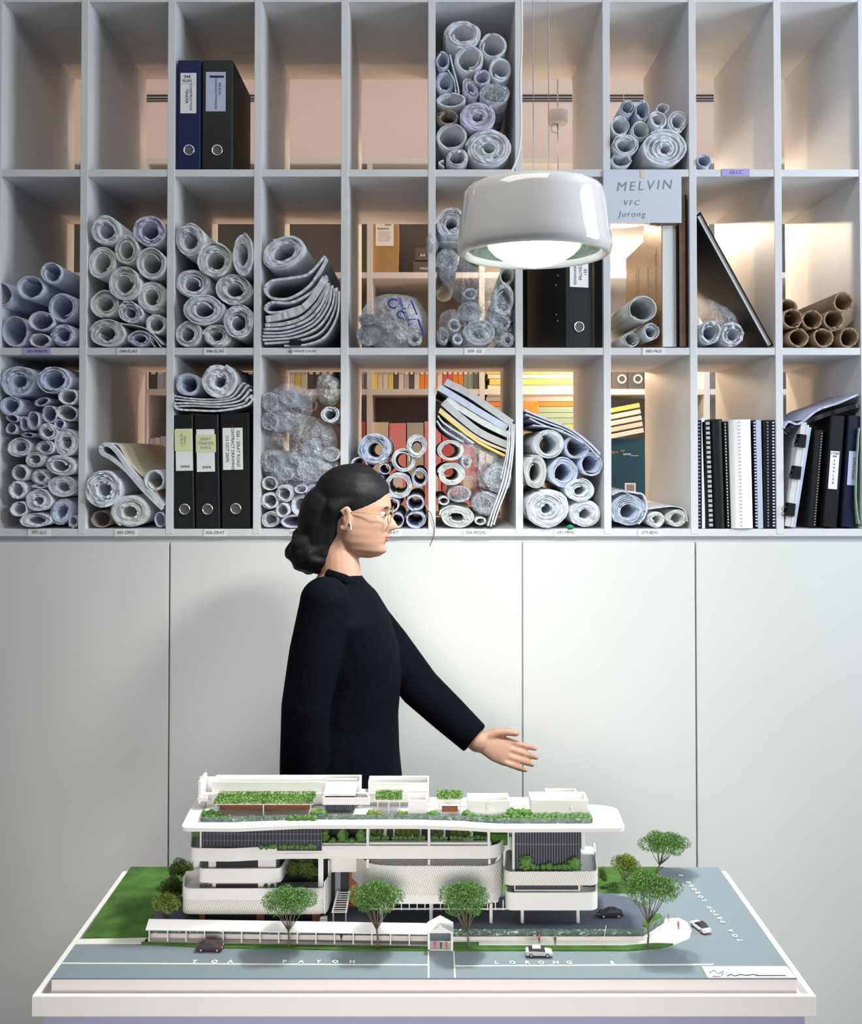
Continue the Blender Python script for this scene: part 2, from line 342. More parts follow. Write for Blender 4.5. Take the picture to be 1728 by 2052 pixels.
def rolls(r, c, where, group, data, noun='paper roll', cat='paper roll'):
    x0, x1, z0, z1 = cell(r, c); s = SC(0)
    lay = []
    for d in sorted(data, key=lambda d: d[1]):
        if lay and d[1]-lay[-1][0][1] < .75*max(14, lay[-1][0][3]): lay[-1].append(d)
        else: lay.append([d])
    for li, l in enumerate(lay):
        for ci, d in enumerate(sorted(l, key=lambda d: d[0])):
            cx, cy, rx, ry, hole, turns, mk = d[:7]; o = d[7] if len(d) > 7 else {}
            seed = int(cx*7+cy*13); R = random.Random(seed); y0 = o.get('y', R.uniform(-.004, .014))
            sy = SC(y0); p = W(cx, cy, y0); ax, az = rx*sy, ry*sy
            rot = math.radians(o.get('rot', 0)); ex = math.hypot(ax*math.cos(rot), az*math.sin(rot)); ez = math.hypot(ax*math.sin(rot), az*math.cos(rot))
            X = min(max(p.x, x0+ex*.97+.001), x1-ex*.97-.001) if ex*2 < x1-x0 else (x0+x1)/2
            Z = max(p.z, z0+ez*.99+.001)
            if cx-rx < -2: X = p.x
            L = o.get('L', .555)-max(0, y0)
            bx = o.get('bx', R.uniform(-.006, .006)); bz = o.get('bz', R.uniform(-.004, .004))
            if not o.get('bx'):
                bx = min(max(X+bx, x0+ex), x1-ex)-X if ex*2 < x1-x0 else 0
            bz = max(bz, z0+ez-Z)
            mb = roll_mesh(ax, az, hole, turns, rot, L, seed, o.get('fray', .003), o.get('tight', .70 if turns > 2 else .92), bx, bz)
            look = ('wide open' if hole > .7 else 'hollow' if hole > .52 else 'thick walled' if hole > .38 else 'tightly wound')
            if max(rx, ry) > 1.45*min(rx, ry): look = 'flattened'
            if mk == 'c': lab = 'cardboard tube'
            else: lab = f'{MN[mk]} roll'
            pos = 'alone' if len(l) == 1 else ('leftmost' if ci == 0 else 'rightmost' if ci == len(l)-1 else ORD[ci]+' from left')
            rowd = 'top' if li == 0 else 'bottom' if li == len(lay)-1 else ORD[li]
            ob = mb.build('cardboard_tube' if mk == 'c' else 'paper_roll', M[mk]); ob.location = (X, y0, Z)
            if len(lay) == 1: rowd = 'only'
            tag(ob, f'{look} {lab}, {pos} in {rowd} layer {"down " if rowd in ORD else ""}{where}', 'tube' if mk == 'c' else cat, group)
            if len(data) == 1: ob['label'] = f'small {look} {lab} lying alone, {where}'
            if mk == 'k':
                q = MB(); rr = [(ax*1.02*math.cos(2*PI*k/20), az*1.02*math.sin(2*PI*k/20)) for k in range(20)]
                q.loft([[(a*e, -.004-(1-e)*.004+R.uniform(-.002, .002), b*e) for a, b in rr] for e in (1, .6, .25, .05)], True)
                q.build('plastic_end', M['film'], ob)
# row 1
rolls(1, 6, 'in top sixth compartment', 'rolls in the tall top pile', [
 (928,68,39,31,.55,3,'w',dict(fray=.006)),(988,91,28,27,.8,2,'w'),(941,119,30,30,.66,3,'w'),(887,122,14.5,21,.75,2,'b'),(1003,138,23,26,.72,2,'w'),
 (892,166,19,22,.55,4,'b'),(966,155,17,17,.7,2,'l'),(991,188,31,21,.75,3,'k'),(944,178,15,26,.35,3,'l',dict(rot=25)),(903,201,31,14,.72,2,'w'),(897,235,22,15,.8,2,'d'),
 (957,233,37,29,.24,7,'l',dict(tight=.82)),(906,273,32,27,.75,3,'w'),(980,297,48,40,.22,6,'w',dict(tight=.75,fray=.006)),(916,316,23,20,.6,3,'w')])
rolls(1, 8, 'in top eighth compartment', 'rolls in the small top pile', [
 (1258,216,15,16,.65,3,'b'),(1288,221,14,20,.75,2,'b'),(1329,217,13,11,.8,2,'w',dict(y=.03)),(1318,240,20,20,.5,4,'w'),(1360,243,20,23,.5,4,'w'),
 (1243,252,20,20,.72,3,'w'),(1284,260,19,18,.78,2,'w'),(1253,290,28,22,.55,4,'w'),(1245,320,22,16,.7,3,'w'),(1331,297,47,38,.18,8,'w',dict(tight=.8))])
rolls(1, 9, 'in top ninth compartment', 'single roll', [(1411,322,15,14.5,.82,2,'b')])
# row 2
rolls(2, 1, 'in middle first compartment', 'rolls in middle first compartment', [
 (2,591,25,26,.84,2,'b'),(60,576,27,24,.85,2,'b'),(103,547,21,21,.8,2,'b'),(126,616,32,30,.72,3,'b'),(28,664,28,32,.85,2,'b'),(83,643,25,20,.88,1.3,'l'),
 (81,682,23,14,.8,2,'w'),(127,672,27,24,.45,4,'b',dict(fray=.005))])
rolls(2, 2, 'in middle second compartment', 'rolls in middle second compartment', [
 (212,462,31,30,.48,5,'w',dict(tight=.8,fray=.005)),(301,464,34,32,.5,5,'l',dict(tight=.9,fray=.008)),(255,501,25,30,.52,4,'g'),(203,526,28,34,.6,4,'g',dict(rot=-15)),
 (303,527,31,33,.58,4,'g'),(250,567,34,36,.46,5,'g'),(304,594,31,33,.45,5,'g'),(211,609,30,29,.5,4,'g'),(261,626,27,22,.35,5,'w',dict(fray=.006,rot=-20)),
 (314,650,21,21,.6,3,'g'),(215,669,38,29,.45,5,'g',dict(tight=.7)),(281,681,28,18,.42,4,'l')])
rolls(2, 3, 'in middle third compartment', 'rolls in middle third compartment', [
 (378,481,31,34,.42,5,'w'),(431,521,35,38,.45,5,'g',dict(fray=.006)),(487,510,22,45,.42,5,'w',dict(tight=.8)),(386,567,36,30,.42,5,'w'),(469,579,38,32,.40,6,'g',dict(tight=.75,fray=.006)),
 (408,620,42,32,.40,6,'w',dict(tight=.85)),(479,644,31,35,.42,6,'w',dict(fray=.006)),(377,671,28,27,.45,5,'g'),(434,674,29,24,.4,5,'g',dict(fray=.006))])
rolls(2, 4, 'in middle fourth compartment', 'roll in middle fourth compartment', [(568,505,47,31,.48,6,'w',dict(rot=25,tight=.9,fray=.005))])
rolls(2, 5, 'inside printed plastic bag', 'rolls in the printed bag', [
 (737,639,20,11,.75,2,'k'),(777,640,17,17,.7,2,'k'),(739,671,24,21,.7,3,'k'),(831,680,15,13,.3,4,'g')])
rolls(2, 6, 'in middle sixth compartment', 'rolls in middle sixth compartment', [
 (905,446,31,32,.32,6,'w',dict(tight=.7,fray=.005)),(897,522,23,24,.4,4,'k'),(1016,552,15,19,.7,3,'g'),(1010,600,21,32,.66,4,'g'),(943,588,15,11,.7,3,'w'),
 (943,624,25,20,.35,5,'k'),(910,651,14,14,.6,3,'w'),(961,667,33,26,.32,6,'g',dict(tight=.7)),(888,673,13,19,.5,3,'k'),(1018,680,14,15,.4,4,'w'),(1002,645,22,13,.6,3,'k',dict(rot=-20)),(917,679,11,11,.5,3,'w')])
rolls(2, 8, 'in middle eighth compartment', 'rolls in middle eighth compartment', [(1288,619,29,27,.8,3,'g',dict(y=-.006)),(1305,664,17,18,.6,4,'w'),(1266,680,17.5,15.5,.7,4,'g')])
rolls(2, 9, 'in middle ninth compartment', 'rolls beside the leaning book', [(1424,665,23,25,.55,4,'w',dict(fray=.005)),(1467,670,27,25,.45,6,'w',dict(fray=.006))])
rolls(2, 10, 'in middle tenth compartment', 'cardboard tubes', [
 (1692,604,20.5,20.5,.83,1.02,'c',dict(bx=-.06,bz=-.035,y=-.006,tight=1)),(1579,617,19,18,.83,1.02,'c',dict(y=.05,tight=1)),(1589,638,20,20.5,.83,1.02,'c',dict(tight=1)),(1629.5,640,19.5,20,.83,1.02,'c',dict(tight=1)),
 (1671,641,20.5,20.5,.83,1.02,'c',dict(tight=1)),(1601,679,20.5,20,.83,1.02,'c',dict(tight=1)),(1651,677,20.5,20,.83,1.02,'c',dict(tight=1)),(1700,677,19.5,20,.83,1.02,'c',dict(tight=1))], 'tube')
# row 3
rolls(3, 1, 'in bottom first compartment', 'rolls in bottom first compartment', [
 (38,764,35,33,.38,5,'b',dict(tight=.75,fray=.006)),(107,760,34,29,.56,4,'b',dict(tight=.7,fray=.006)),(20,813,21,20,.68,3,'b'),(136,795,20,17,.7,3,'g'),(135,828,22,16,.78,2,'g',dict(rot=-15)),
 (98,830,16,18,.84,1.3,'l'),(67,843,13,19,.86,1.3,'l'),(84,805,17,8,.8,1.3,'l',dict(rot=15)),(47,849,8,15,.8,1.3,'l'),(24,838,14,8,.8,1.3,'l',dict(rot=-15)),(23,859,12,12,.85,1.3,'l'),(120,850,11,10.5,.8,1.3,'l'),
 (95,865,19,18,.5,4,'w'),(136,887,26,29,.4,5,'w',dict(rot=15)),(57,872,15,5,.5,2,'l'),(40,896,26,20,.45,4,'w'),(90,897,20,15,.55,3,'w'),(70,921,22,16,.5,3,'w'),(122,932,31,22,.45,4,'w',dict(rot=-8)),
 (39,948,19,17,.65,3,'w'),(81,956,20,17,.35,4,'w'),(126,974,29,22,.42,5,'w'),(34,982,16,19,.65,2,'w'),(78,1003,27,23,.33,6,'w'),(38,1020,17,15,.78,2,'w'),(124,1025,22,28,.45,4,'b',dict(rot=-25)),
 (70,1042,32,15,.5,4,'w'),(79,974,18,4,.4,2,'w'),(146,1046,11,13,.7,2,'b')])
rolls(3, 2, 'in bottom second compartment', 'rolls in bottom second compartment', [
 (205,979,36,39,.34,6,'w',dict(tight=.68,fray=.008)),(261,1026,40,34,.32,6,'g',dict(tight=.84)),(309,963,21,22,.74,3,'w',dict(fray=.004)),(203,1040,20,17,.86,2,'d',dict(y=.02)),(321,1041,12,16,.85,2,'l')])
rolls(3, 3, 'on folded drawings above binders', 'rolls on the folded drawings', [(377,771,25,24,.6,4,'b'),(439,763,36,36,.27,6,'w',dict(tight=.85,fray=.006))])
rolls(3, 4, 'in bottom fourth compartment', 'rolls in bottom fourth compartment', [
 (541,806,17,20,.8,2,'k'),(576,795,18,16,.8,2,'k'),(539,844,17,18,.8,2,'k'),(661,830,19,17,.56,3,'w',dict(y=-.012)),(621,898,16,17,.7,3,'k'),(664,910,18,15,.75,2,'k'),(545,925,24,24,.55,4,'k'),
 (590,917,12,12,.7,2,'k'),(630,942,36,26,.75,4,'k',dict(rot=-10)),(571,950,18,14,.65,3,'k'),(541,969,16,15,.75,2,'g'),(570,989,19,18,.58,3,'w'),(603,980,13,9,.75,2,'w'),(632,986,19,18,.65,3,'b'),
 (541,1004,18,18,.65,3,'w'),(604,1012,22,22,.62,4,'w'),(566,1023,15,15,.62,3,'w'),(543,1041,18,17,.62,3,'w'),(588,1045,25,13,.84,2,'l'),(626,1043,14,14,.72,2,'l'),(662,1022,20,20,.6,3,'w'),(660,965,16,18,.6,3,'w')])
rolls(3, 5, 'in bottom fifth compartment', 'see-through rolls', [
 (751,899,35,33,.40,6,'b',dict(tight=.72,fray=.009)),(836,893,22,24,.45,5,'w',dict(tight=.72,fray=.007)),(809,921,25,25,.6,3,'w'),(841,957,17,19,.65,3,'b'),(799,973,28,27,.64,5,'w',dict(tight=.8)),
 (833,1008,19,17,.76,2,'b'),(834,1044,21,17,.74,2,'b'),(795,1044,15,15,.78,2,'l'),(784,1012,16,15,.78,2,'l'),(720,932,17,17,.78,2,'l'),(771,940,12,11,.8,2,'l'),(757,962,13,13,.8,2,'l'),(718,972,17,17,.78,2,'l'),(745,1000,18,17,.75,2,'w'),(718,1040,17,17,.75,2,'w'),(757,1040,18,17,.75,2,'w')])
rolls(3, 6, 'in bottom sixth compartment', 'rolls in bottom sixth compartment', [
 (903,902,27,22,.66,3,'g'),(905,950,29,24,.46,4,'g',dict(tight=.7)),(935,924,11,15,.5,3,'g'),(921,990,24,17,.75,2,'k'),(974,1009,30,24,.28,5,'k'),(998,958,27,31,.35,5,'k'),(916,1036,36,23,.33,6,'g',dict(tight=.84,rot=-6)),
 (890,1004,12,9,.6,2,'g'),(963,1044,12,9,.6,2,'g')])
rolls(3, 7, 'in bottom seventh compartment', 'rolls in bottom seventh compartment', [
 (1100,890,31,29,.66,5,'w',dict(tight=.8)),(1157,895,25,25,.78,3,'b'),(1073,945,23,35,.56,6,'g',dict(tight=.65)),(1130,947,30,32,.54,5,'b'),(1186,930,24,25,.74,4,'b',dict(tight=.7,fray=.005)),
 (1162,982,31,24,.34,5,'w'),(1096,1019,45,40,.20,8,'w',dict(tight=.82,y=-.012)),(1174,1030,32,29,.33,6,'w',dict(tight=.84))])
rolls(3, 8, 'in bottom eighth compartment', 'rolls in bottom eighth compartment', [
 (1261,1023,36,33,.42,6,'b',dict(tight=.6,fray=.006)),(1315,1042,19,17,.38,4,'g'),(1358,1039,20,18.5,.55,3,'g')])
# ------------------------------------------------------------------ folded sheets and stacks
def sheets(name, label, cat, group, items, parent=None, y0=.0, L=.5):
    """items: (list of px points, thickness px, material)"""
    out = []
    for i, (pts, th, mk) in enumerate(items):
        R = random.Random(i*31+len(label)); P = smooth_path([tuple(W(a, b, y0).xz) for a, b in pts], 6)
        m = MB().ribbon(P, th*SC(0), y0+R.uniform(-.004, .004), y0+L, .0015, R)
        c = Vector((sum(p.x for p in P)/len(P), y0, min(p.y for p in P)))
        o = m.build(name, M[mk], parent, 0, c)
        lab = label if len(items) == 1 else f'{label}, {ORD[i]} one from the top' if i else f'{label}, topmost one'
        if not parent: tag(o, lab, cat, group)
        out.append(o)
    return out
sheets('folded_drawing_set', 'thick folded white drawing set in middle fourth compartment', 'paper', 'folded sheets in middle fourth compartment', [
 ([(652,513),(620,548),(585,557),(545,563),(531,580),(545,597),(580,598),(618,575),(640,545),(655,518)], 5, 'w'),
 ([(655,552),(625,585),(585,606),(545,606),(532,617),(541,626),(570,624),(610,612)], 5, 'w'),
 ([(533,640),(570,633),(600,622),(628,596),(652,556)], 13, 'g'),
 ([(531,651),(570,648),(608,635),(637,606),(658,566)], 7, 'g'),
 ([(529,660),(575,657),(618,640),(645,610),(660,573)], 5, 'w'),
 ([(528,667),(575,665),(625,645),(652,610),(663,575)], 4, 'w'),
 ([(527,674),(580,671),(630,650),(658,612),(666,572)], 4, 'g'),
 ([(527,681),(590,676),(638,655),(665,615),(671,578)], 4, 'w'),
 ([(530,688),(600,682),(645,664),(671,620),(675,576)], 4, 'g'),
 ([(570,693),(615,690),(652,674),(676,632),(680,584)], 3.5, 'w')])
o = MB().box(-.016, .016, -.004, .02, -.008, .008).build('binder_clip', M['black']); o.location = W(592, 687, -.004); tag(o, 'black binder clip on the lowest folded sheets in middle fourth compartment', 'clip')
sheets('folded_sheet', 'loose folded sheet squeezed at lower right in middle second compartment', 'paper', 'loose sheets in middle second compartment', [
 ([(238,648),(270,652),(298,662),(326,690)], 2, 'g'),([(298,670),(310,678),(322,695)], 1.5, 'w'),([(288,672),(302,684),(310,695)], 1.5, 'g')])
sheets('folded_drawing_set', 'folded pale drawing set lying on three black binders', 'paper', 'folded sets on the binders', [
 ([(349,793),(380,798),(420,800),(462,796),(484,770),(490,768)], 3, 'g'),([(349,800),(385,803),(430,805),(472,798),(494,774),(498,774)], 3, 'g'),
 ([(350,808),(385,808),(435,810),(480,803),(500,782),(503,784)], 3.5, 'w'),([(351,814),(385,813),(440,815),(485,809),(503,792),(505,796)], 3.5, 'g'),
 ([(349,811),(358,820),(390,822),(440,823),(490,814),(506,801),(500,796),(492,804)], 4, 'w')])
sheets('rolled_magazine', 'flattened folded roll leaning diagonally in bottom second compartment', 'paper', 'flattened roll', [
 ([(326,1020),(290,985),(255,945),(225,920),(204,908),(204,893),(218,892),(235,908),(262,945),(300,985),(329,1014)], 8, 'w')])
o = sheets('map_sheet', 'brownish mottled sheet wrapped around diagonal flattened roll', 'paper', None, [([(219,890),(238,893),(262,930),(300,968),(322,1000)], 2.5, 'cream')], y0=.02)
FAN = [([(1031,850),(1029,900),(1020,965),(1000,1020),(990,1052)], 3, 'g'),([(1026.5,848),(1025,900),(1014,965),(994,1020),(984,1055)], 3.5, 'w'),
 ([(1022,852),(1020,900),(1008,965),(989,1020),(978,1054)], 3, 'g'),([(1018,862),(1016,905),(1004,960)], 2, 'w')]
sheets('folded_drawing', 'tall thin folded drawing leaning at right in bottom sixth compartment', 'paper', 'leaning folded drawings', FAN, y0=-.012)
sheets('catalogue', 'thick document slanting down to the right in bottom sixth compartment', 'paper', 'slanting documents in bottom sixth compartment', [
 ([(893,765),(935,786),(980,816),(1026,848)], 14, 'greypale'),([(880,776),(920,800),(965,828),(1016,858)], 13, 'b'),
 ([(895,800),(935,826),(975,850),(1022,873)], 12, 'g'),([(888,806),(925,838),(965,868),(1020,893)], 14, 'greypale'),
 ([(882,819),(920,850),(965,882),(1018,905)], 5, 'cream'),([(880,824),(915,853),(960,886),(1012,913)], 5, 'yellow'),
 ([(878,833),(890,848),(920,868),(950,888)], 3, 'w'),([(876,843),(888,860),(912,876),(930,886)], 3, 'w')], y0=-.004)
sheets('folded_drawing', 'blue-grey folded drawing slanting across the rolls in bottom seventh compartment', 'paper', 'slanting folded drawings', [
 ([(1052,822),(1090,838),(1140,858),(1178,885),(1203,910)], 4, 'b'),([(1054,830),(1095,846),(1140,864),(1176,890),(1201,917)], 3, 'w'),
 ([(1062,838),(1090,852),(1135,868),(1170,888)], 3, 'b'),([(1068,852),(1100,856),(1130,864)], 2.5, 'b')])
sheets('loose_sheet', 'creased white sheet over the rolls in bottom eighth compartment', 'paper', 'creased sheets in bottom eighth compartment', [
 ([(1258,985),(1275,988),(1290,992),(1297,1015),(1292,1035),(1280,1050)], 3, 'w'),([(1290,1022),(1318,1018),(1350,1015),(1372,1022),(1378,1045)], 1.5, 'w'),([(1228,992),(1250,985),(1275,1000)], 2, 'b')])
sheets('crumpled_sheet', 'thin crumpled sheet between rolls in top row pile', 'paper', 'crumpled sheets top pile', [
 ([(902,110),(908,135),(916,165),(920,186)], 3, 'w'),([(898,140),(910,160),(914,185)], 2.5, 'w'),([(890,320),(880,326),(890,334)], 3, 'w')])
# ------------------------------------------------------------------ plastic films and bags
def film(name, label, px, py, rx, ry, rot, bulge, mk, seed, y0=-.012, crump=.012, cat='plastic bag'):
    s = SC(y0); m = MB(); n = 64; rings = 26; cr, sr = math.cos(math.radians(rot)), math.sin(math.radians(rot)); V = []
    for i in range(rings+1):
        t = (i+.02)/rings
        for k in range(n):
            a = 2*PI*k/n; w = 1+.16*noise.noise(Vector((math.cos(a)*1.5+seed, math.sin(a)*1.5, 0)))
            x, z = t*rx*s*w*math.cos(a), t*ry*s*w*math.sin(a); X, Z = x*cr-z*sr, x*sr+z*cr
            q = Vector((X*34+seed*5, Z*34, seed)); dn = noise.turbulence(q, 4, False)*crump
            V.append((X, -bulge*(1-t*t)-dn+crump*.4+(t**3)*.03, Z))
    fs = [(i*n+k, i*n+(k+1) % n, (i+1)*n+(k+1) % n, (i+1)*n+k) for i in range(rings) for k in range(n)]+[tuple(range(n))]
    m.add(V, fs, crump < .01); o = m.build(name, M[mk]); o.location = W(px, py, y0); return tag(o, label, cat)
bag = film('plastic_carrier_bag', 'frosted plastic bag with blue print around rolls, fifth middle compartment', 788, 642, 74, 58, 0, .022, 'bag', 3, y0=-.004, crump=.006)
for s_, x, y, sz, rz, b in (('C', 788, 600, 26, .2, .0008), ('C', 804, 622, 20, .4, .0008), ('need.com', 812, 612, 12, 1.2, .0004), ('\\', 832, 609, 40, -.12, 0), ('/', 824, 632, 26, 1.2, 0), ('\\', 846, 650, 44, -.05, .0005), ('v', 822, 641, 9, .5, .001)):
    text('bag_print', s_, sz*SC(0)*1.1, M['inkb'], bag, W(x-2, y+9, -.036-.012)-bag.location, (PI/2, 0, 0) if not rz else (PI/2, rz, 0), bold=b)
film('crumpled_plastic', 'crumpled white plastic at bottom of the printed bag', 800, 676, 22, 18, 0, .02, 'bag2', 9, y0=.0)
film('plastic_film', 'crumpled clear film draped over rolls in middle sixth compartment, upper sheet', 955, 580, 92, 42, -42, .014, 'film', 4)
film('plastic_film', 'crumpled clear film over the lowest rolls in middle sixth compartment', 952, 655, 78, 42, -10, .014, 'film', 6)
film('tied_plastic_end', 'tied end of clear plastic sleeve beside white pendant lamp', 866, 484, 13, 22, 0, .02, 'bag', 31, y0=-.02, crump=.012)
film('plastic_sleeve', 'twisted clear sleeve between the two upper rolls in middle sixth compartment', 900, 486, 30, 7, 0, .012, 'bag', 33, y0=-.012)
film('plastic_film', 'clear film bag with tied neck around upper rolls in bottom fourth compartment', 572, 815, 54, 48, 15, .016, 'film', 12)
film('plastic_film', 'crumpled shiny film bag in the middle in bottom fourth compartment', 605, 885, 76, 60, -25, .014, 'film', 14)
film('plastic_film', 'clear film around the wide rolls in bottom fourth compartment', 605, 945, 80, 38, 5, .01, 'film', 15)
film('crumpled_bag', 'crumpled grey plastic bag at top right in bottom fourth compartment', 655, 780, 27, 32, 10, .03, 'bag2', 17, crump=.03)
film('knotted_neck', 'knotted neck of clear plastic bag in bottom fourth compartment', 616, 793, 18, 13, 30, .022, 'bag', 35, y0=-.018, crump=.015)
film('plastic_film', 'clear crinkled film over the rolls in bottom sixth compartment', 968, 935, 56, 42, -40, .012, 'film', 21)
film('plastic_film', 'clear crinkled film under slanting documents in bottom sixth compartment', 925, 878, 50, 16, -38, .008, 'film', 22)
film('plastic_film', 'grey clear film behind two rolls beside leaning black book', 1442, 640, 56, 36, -32, .01, 'film', 25, y0=.012)
# ------------------------------------------------------------------ lever arch binders
def binder(px0, px1, pyt, pyb, mk, label, lean=0, y0=.004, dep=.285, lab=None, ring=True, yaw=0, group='lever arch binders', band=None, name='lever_arch_binder'):
    s = SC(y0); b = W((px0+px1)/2, pyb, y0); w = (px1-px0)*s; h = (pyb-pyt)*s; b.z = max(b.z, BZ[min(range(4), key=lambda i: abs(BZ[i]-b.z))]+T/2+.0005)+abs(math.sin(math.radians(lean)))*w/2
    e = empty(name, b, label, 'binder', group, (0, math.radians(lean), math.radians(yaw)))
    MB().prism([(-w/2, 0.003), (-w/2+.003, 0), (w/2-.003, 0), (w/2, .003), (w/2, .006), (-w/2, .006)], 0, h).build('spine', M[mk], e, .0008)
    MB().box(-w/2, -w/2+.0025, .005, dep, 0, h).build('cover', M[mk], e); MB().box(w/2-.0025, w/2, .005, dep, 0, h).build('cover', M[mk], e)
    MB().box(-w/2+.004, w/2-.004, .02, dep-.02, .004, h-.012).build('paper_block', M['pages'] if mk != 'x' else M[mk], e)
    if ring:
        r = .0155 if w > .05 else .0145; zz = .055 if ring is True else ring*s
        q = MB(); q.lathe([(r*.78, 0), (r*.8, -.002), (r, -.002), (r*1.02, 0)], n=24); ob = q.build('finger_ring', M['steel'], e); ob.rotation_euler = (-PI/2, 0, 0); ob.location = (0, -.0006, zz)
        q = MB(); q.lathe([(.0001, 0), (r*.8, 0)], n=24); ob = q.build('finger_hole', M['greyd'], ob)
    if lab:
        (lx0, lx1, ly0, ly1, lm, items) = lab
        cx = ((lx0+lx1)/2-(px0+px1)/2)*s; cz = (pyb-(ly0+ly1)/2)*s; hw = (lx1-lx0)/2*s; hh = (ly1-ly0)/2*s
        lo = MB().box(-hw, hw, -.0008, 0, -hh, hh).build('spine_label', M[lm], e); lo.location = (cx, -.0006, cz)
        for (t, dx, dz, sz, vert, mk2) in items:
            text('lettering', t, sz*s, M[mk2], lo, (dx*s, -.0012, -dz*s), (PI/2, PI/2, 0) if vert else (PI/2, 0, 0))
    return e
b1 = binder(355, 402, 118, 338.5, 'blue', 'dark blue lever arch binder in top row third compartment', lab=(361, 393, 144, 226, 'label', [('048', -2, -33, 9, 0, 'ink'), ('ELIAS', -2, -25, 8, 0, 'ink'), ('- - - - - -', 0, -20, 8, 0, 'ink'), ('CONSTRUCTION', 5, 8, 7, 1, 'ink'), ('TENDER', -3, 6, 8, 1, 'ink')]), ring=38)
b2 = binder(404, 466, 118, 338.5, 'blackg', 'wide black lever arch binder beside the dark blue binder, top row', lab=(412, 452, 142, 222, 'lilacb', [('046 ELIAS', 8, -6, 6, 1, 'ink'), ('Construction Drawing Set', 1, 4, 6, 1, 'ink')]), ring=38)
MB().box(-.02, .02, -.0016, -.0012, -.003, .003).build('blue_heading', M['blue'], b2).location = (-.001, -.0004, .262)
e = binder(351, 390, 832, 1059, 'blackg', 'leftmost of three black binders in bottom third compartment, pale sticky note', -1.2, lab=(355, 389, 860, 944, 'label', [('EMME', 2, 34, 7, 0, 'ink')]), ring=38)
st = MB().box(-.024, .024, -.0022, -.0016, -.03, .03).build('sticky_note', M['sticky'], e); st.location = (.0, 0, .247)
text('lettering', 'SIRAT\nAS BUILT', .009, M['pencil'], st, (0, -.0025, 0), (PI/2, PI/2, 0))
e = binder(392, 441, 832, 1059, 'black', 'middle of three black binders in bottom third compartment, yellow sticky note', -1.2, lab=(397, 433, 861, 946, 'label', [('EMME', 2, 34, 7, 0, 'ink')]), ring=38)
st = MB().box(-.028, .028, -.0022, -.0016, -.025, .025).build('sticky_note', M['sticky'], e); st.location = (-.001, 0, .238)
text('lettering', 'SIRAT\nTENDER\nDWG', .012, M['pencil'], st, (0, -.0025, 0))
e = binder(444, 502, 828, 1059, 'black', 'rightmost wide black binder in bottom third compartment, contract drawings label', -1, lab=(449, 489, 858, 942, 'label', [('026 - SIRAT ROAD', 11, 0, 9, 1, 'ink'), ('CONTRACT DRAWINGS', 0, 0, 8.4, 1, 'ink'), ('(13 OCT 2009)', -11, 0, 8.5, 1, 'ink')]), ring=39)
# seventh middle compartment: big black binder turned so its side shows
e = binder(1131, 1190, 440, 696, 'black', 'black lever arch binder under the glowing pendant lamp', 0, lab=(1141, 1181, 470, 575, 'label', [('051', 13, 22, 9, 1, 'ink'), ('MOUNT CENTRE', 2, 4, 9, 1, 'ink'), ('CONTRACT DRAWINGS', -9, 4, 8, 1, 'ink')]), ring=41, yaw=14, dep=.31, y0=.008)
for dx, dz in ((.02, .21), (.035, .185), (.035, .10), (.022, .08)):
    MB().ell((-.0425, .03+dx, dz), .0015, .003, .003, 8, 5).build('rivet', M['steel'], e)
p = W(1200, 696, .02); o = MB().box(-.011, .011, 0, .3, 0, .34).build('hardback_book', M['black'], None, .001); o.location = p; tag(o, 'thin black book right of the binder under the pendant lamp', 'book')
p = W(1092, 696, .36); o = MB().box(-.085, .012, 0, .04, 0, .40).build('portfolio_case', M['blackg'], None, .003); o.location = p; tag(o, 'dark portfolio standing deep behind the black binder', 'folder')
# eighth middle compartment books
def book(px0, px1, pyt, pyb, label, cov, pages, y0=.01, dep=.33, lean=0, name='hardback_book'):
    s = SC(y0); w = (px1-px0)*s; h = (pyb-pyt)*s; e = empty(name, W((px0+px1)/2, pyb, y0), label, 'book', 'large books', (0, math.radians(lean), 0))
    t = .003
    MB().box(-w/2, -w/2+t, 0, dep, 0, h).build('cover', M[cov], e, .0006); MB().box(w/2-t, w/2, 0, dep, 0, h).build('cover', M['black'], e, .0006)
    MB().box(-w/2+t, w/2-t, .006, dep-.006, .004, h-.004).build('page_block', M[pages], e); MB().box(-w/2, w/2, dep-.003, dep, 0, h).build('spine', M[cov], e)
    return e
e = book(1327, 1359, 447, 697, 'large book with gold-brown embossed cover, eighth middle compartment', 'gold', 'pages', .012, .5)
for k, (yy, z0, z1) in enumerate(((.06, .03, .30), (.075, .05, .28), (.17, .05, .26), (.30, .06, .27), (.32, .04, .29), (.34, .06, .27))):
    q = MB(); R = random.Random(k); z = z0
    while z < z1:
        l = R.uniform(.003, .009); q.box(-.0232, -.0222, yy, yy+.004, z, z+l); z += l+R.uniform(.002, .005)
    q.build('embossed_lettering', M['amber'], e)
book(1361, 1378, 388, 697, 'tall brown edged book at right of eighth middle compartment', 'black', 'wood', .01, .45)
# leaning book
P0, P1 = W(1402, 428, 0), W(1547, 693, 0); ln = (P1-P0).length; an = math.atan2(P0.x-P1.x, P0.z-P1.z)
e = empty('large_black_book', P1+Vector((0, .01, 0)), 'large thin black book leaning across ninth middle compartment', 'book', None, (0, an, 0))
MB().box(-.008, -.006, 0, .42, 0, ln).build('cover', M['black'], e); MB().box(.006, .009, 0, .42, -.002, ln+.004).build('cover', M['black'], e)
MB().box(-.006, .006, .004, .41, .003, ln-.004).build('page_block', M['pages'], e)
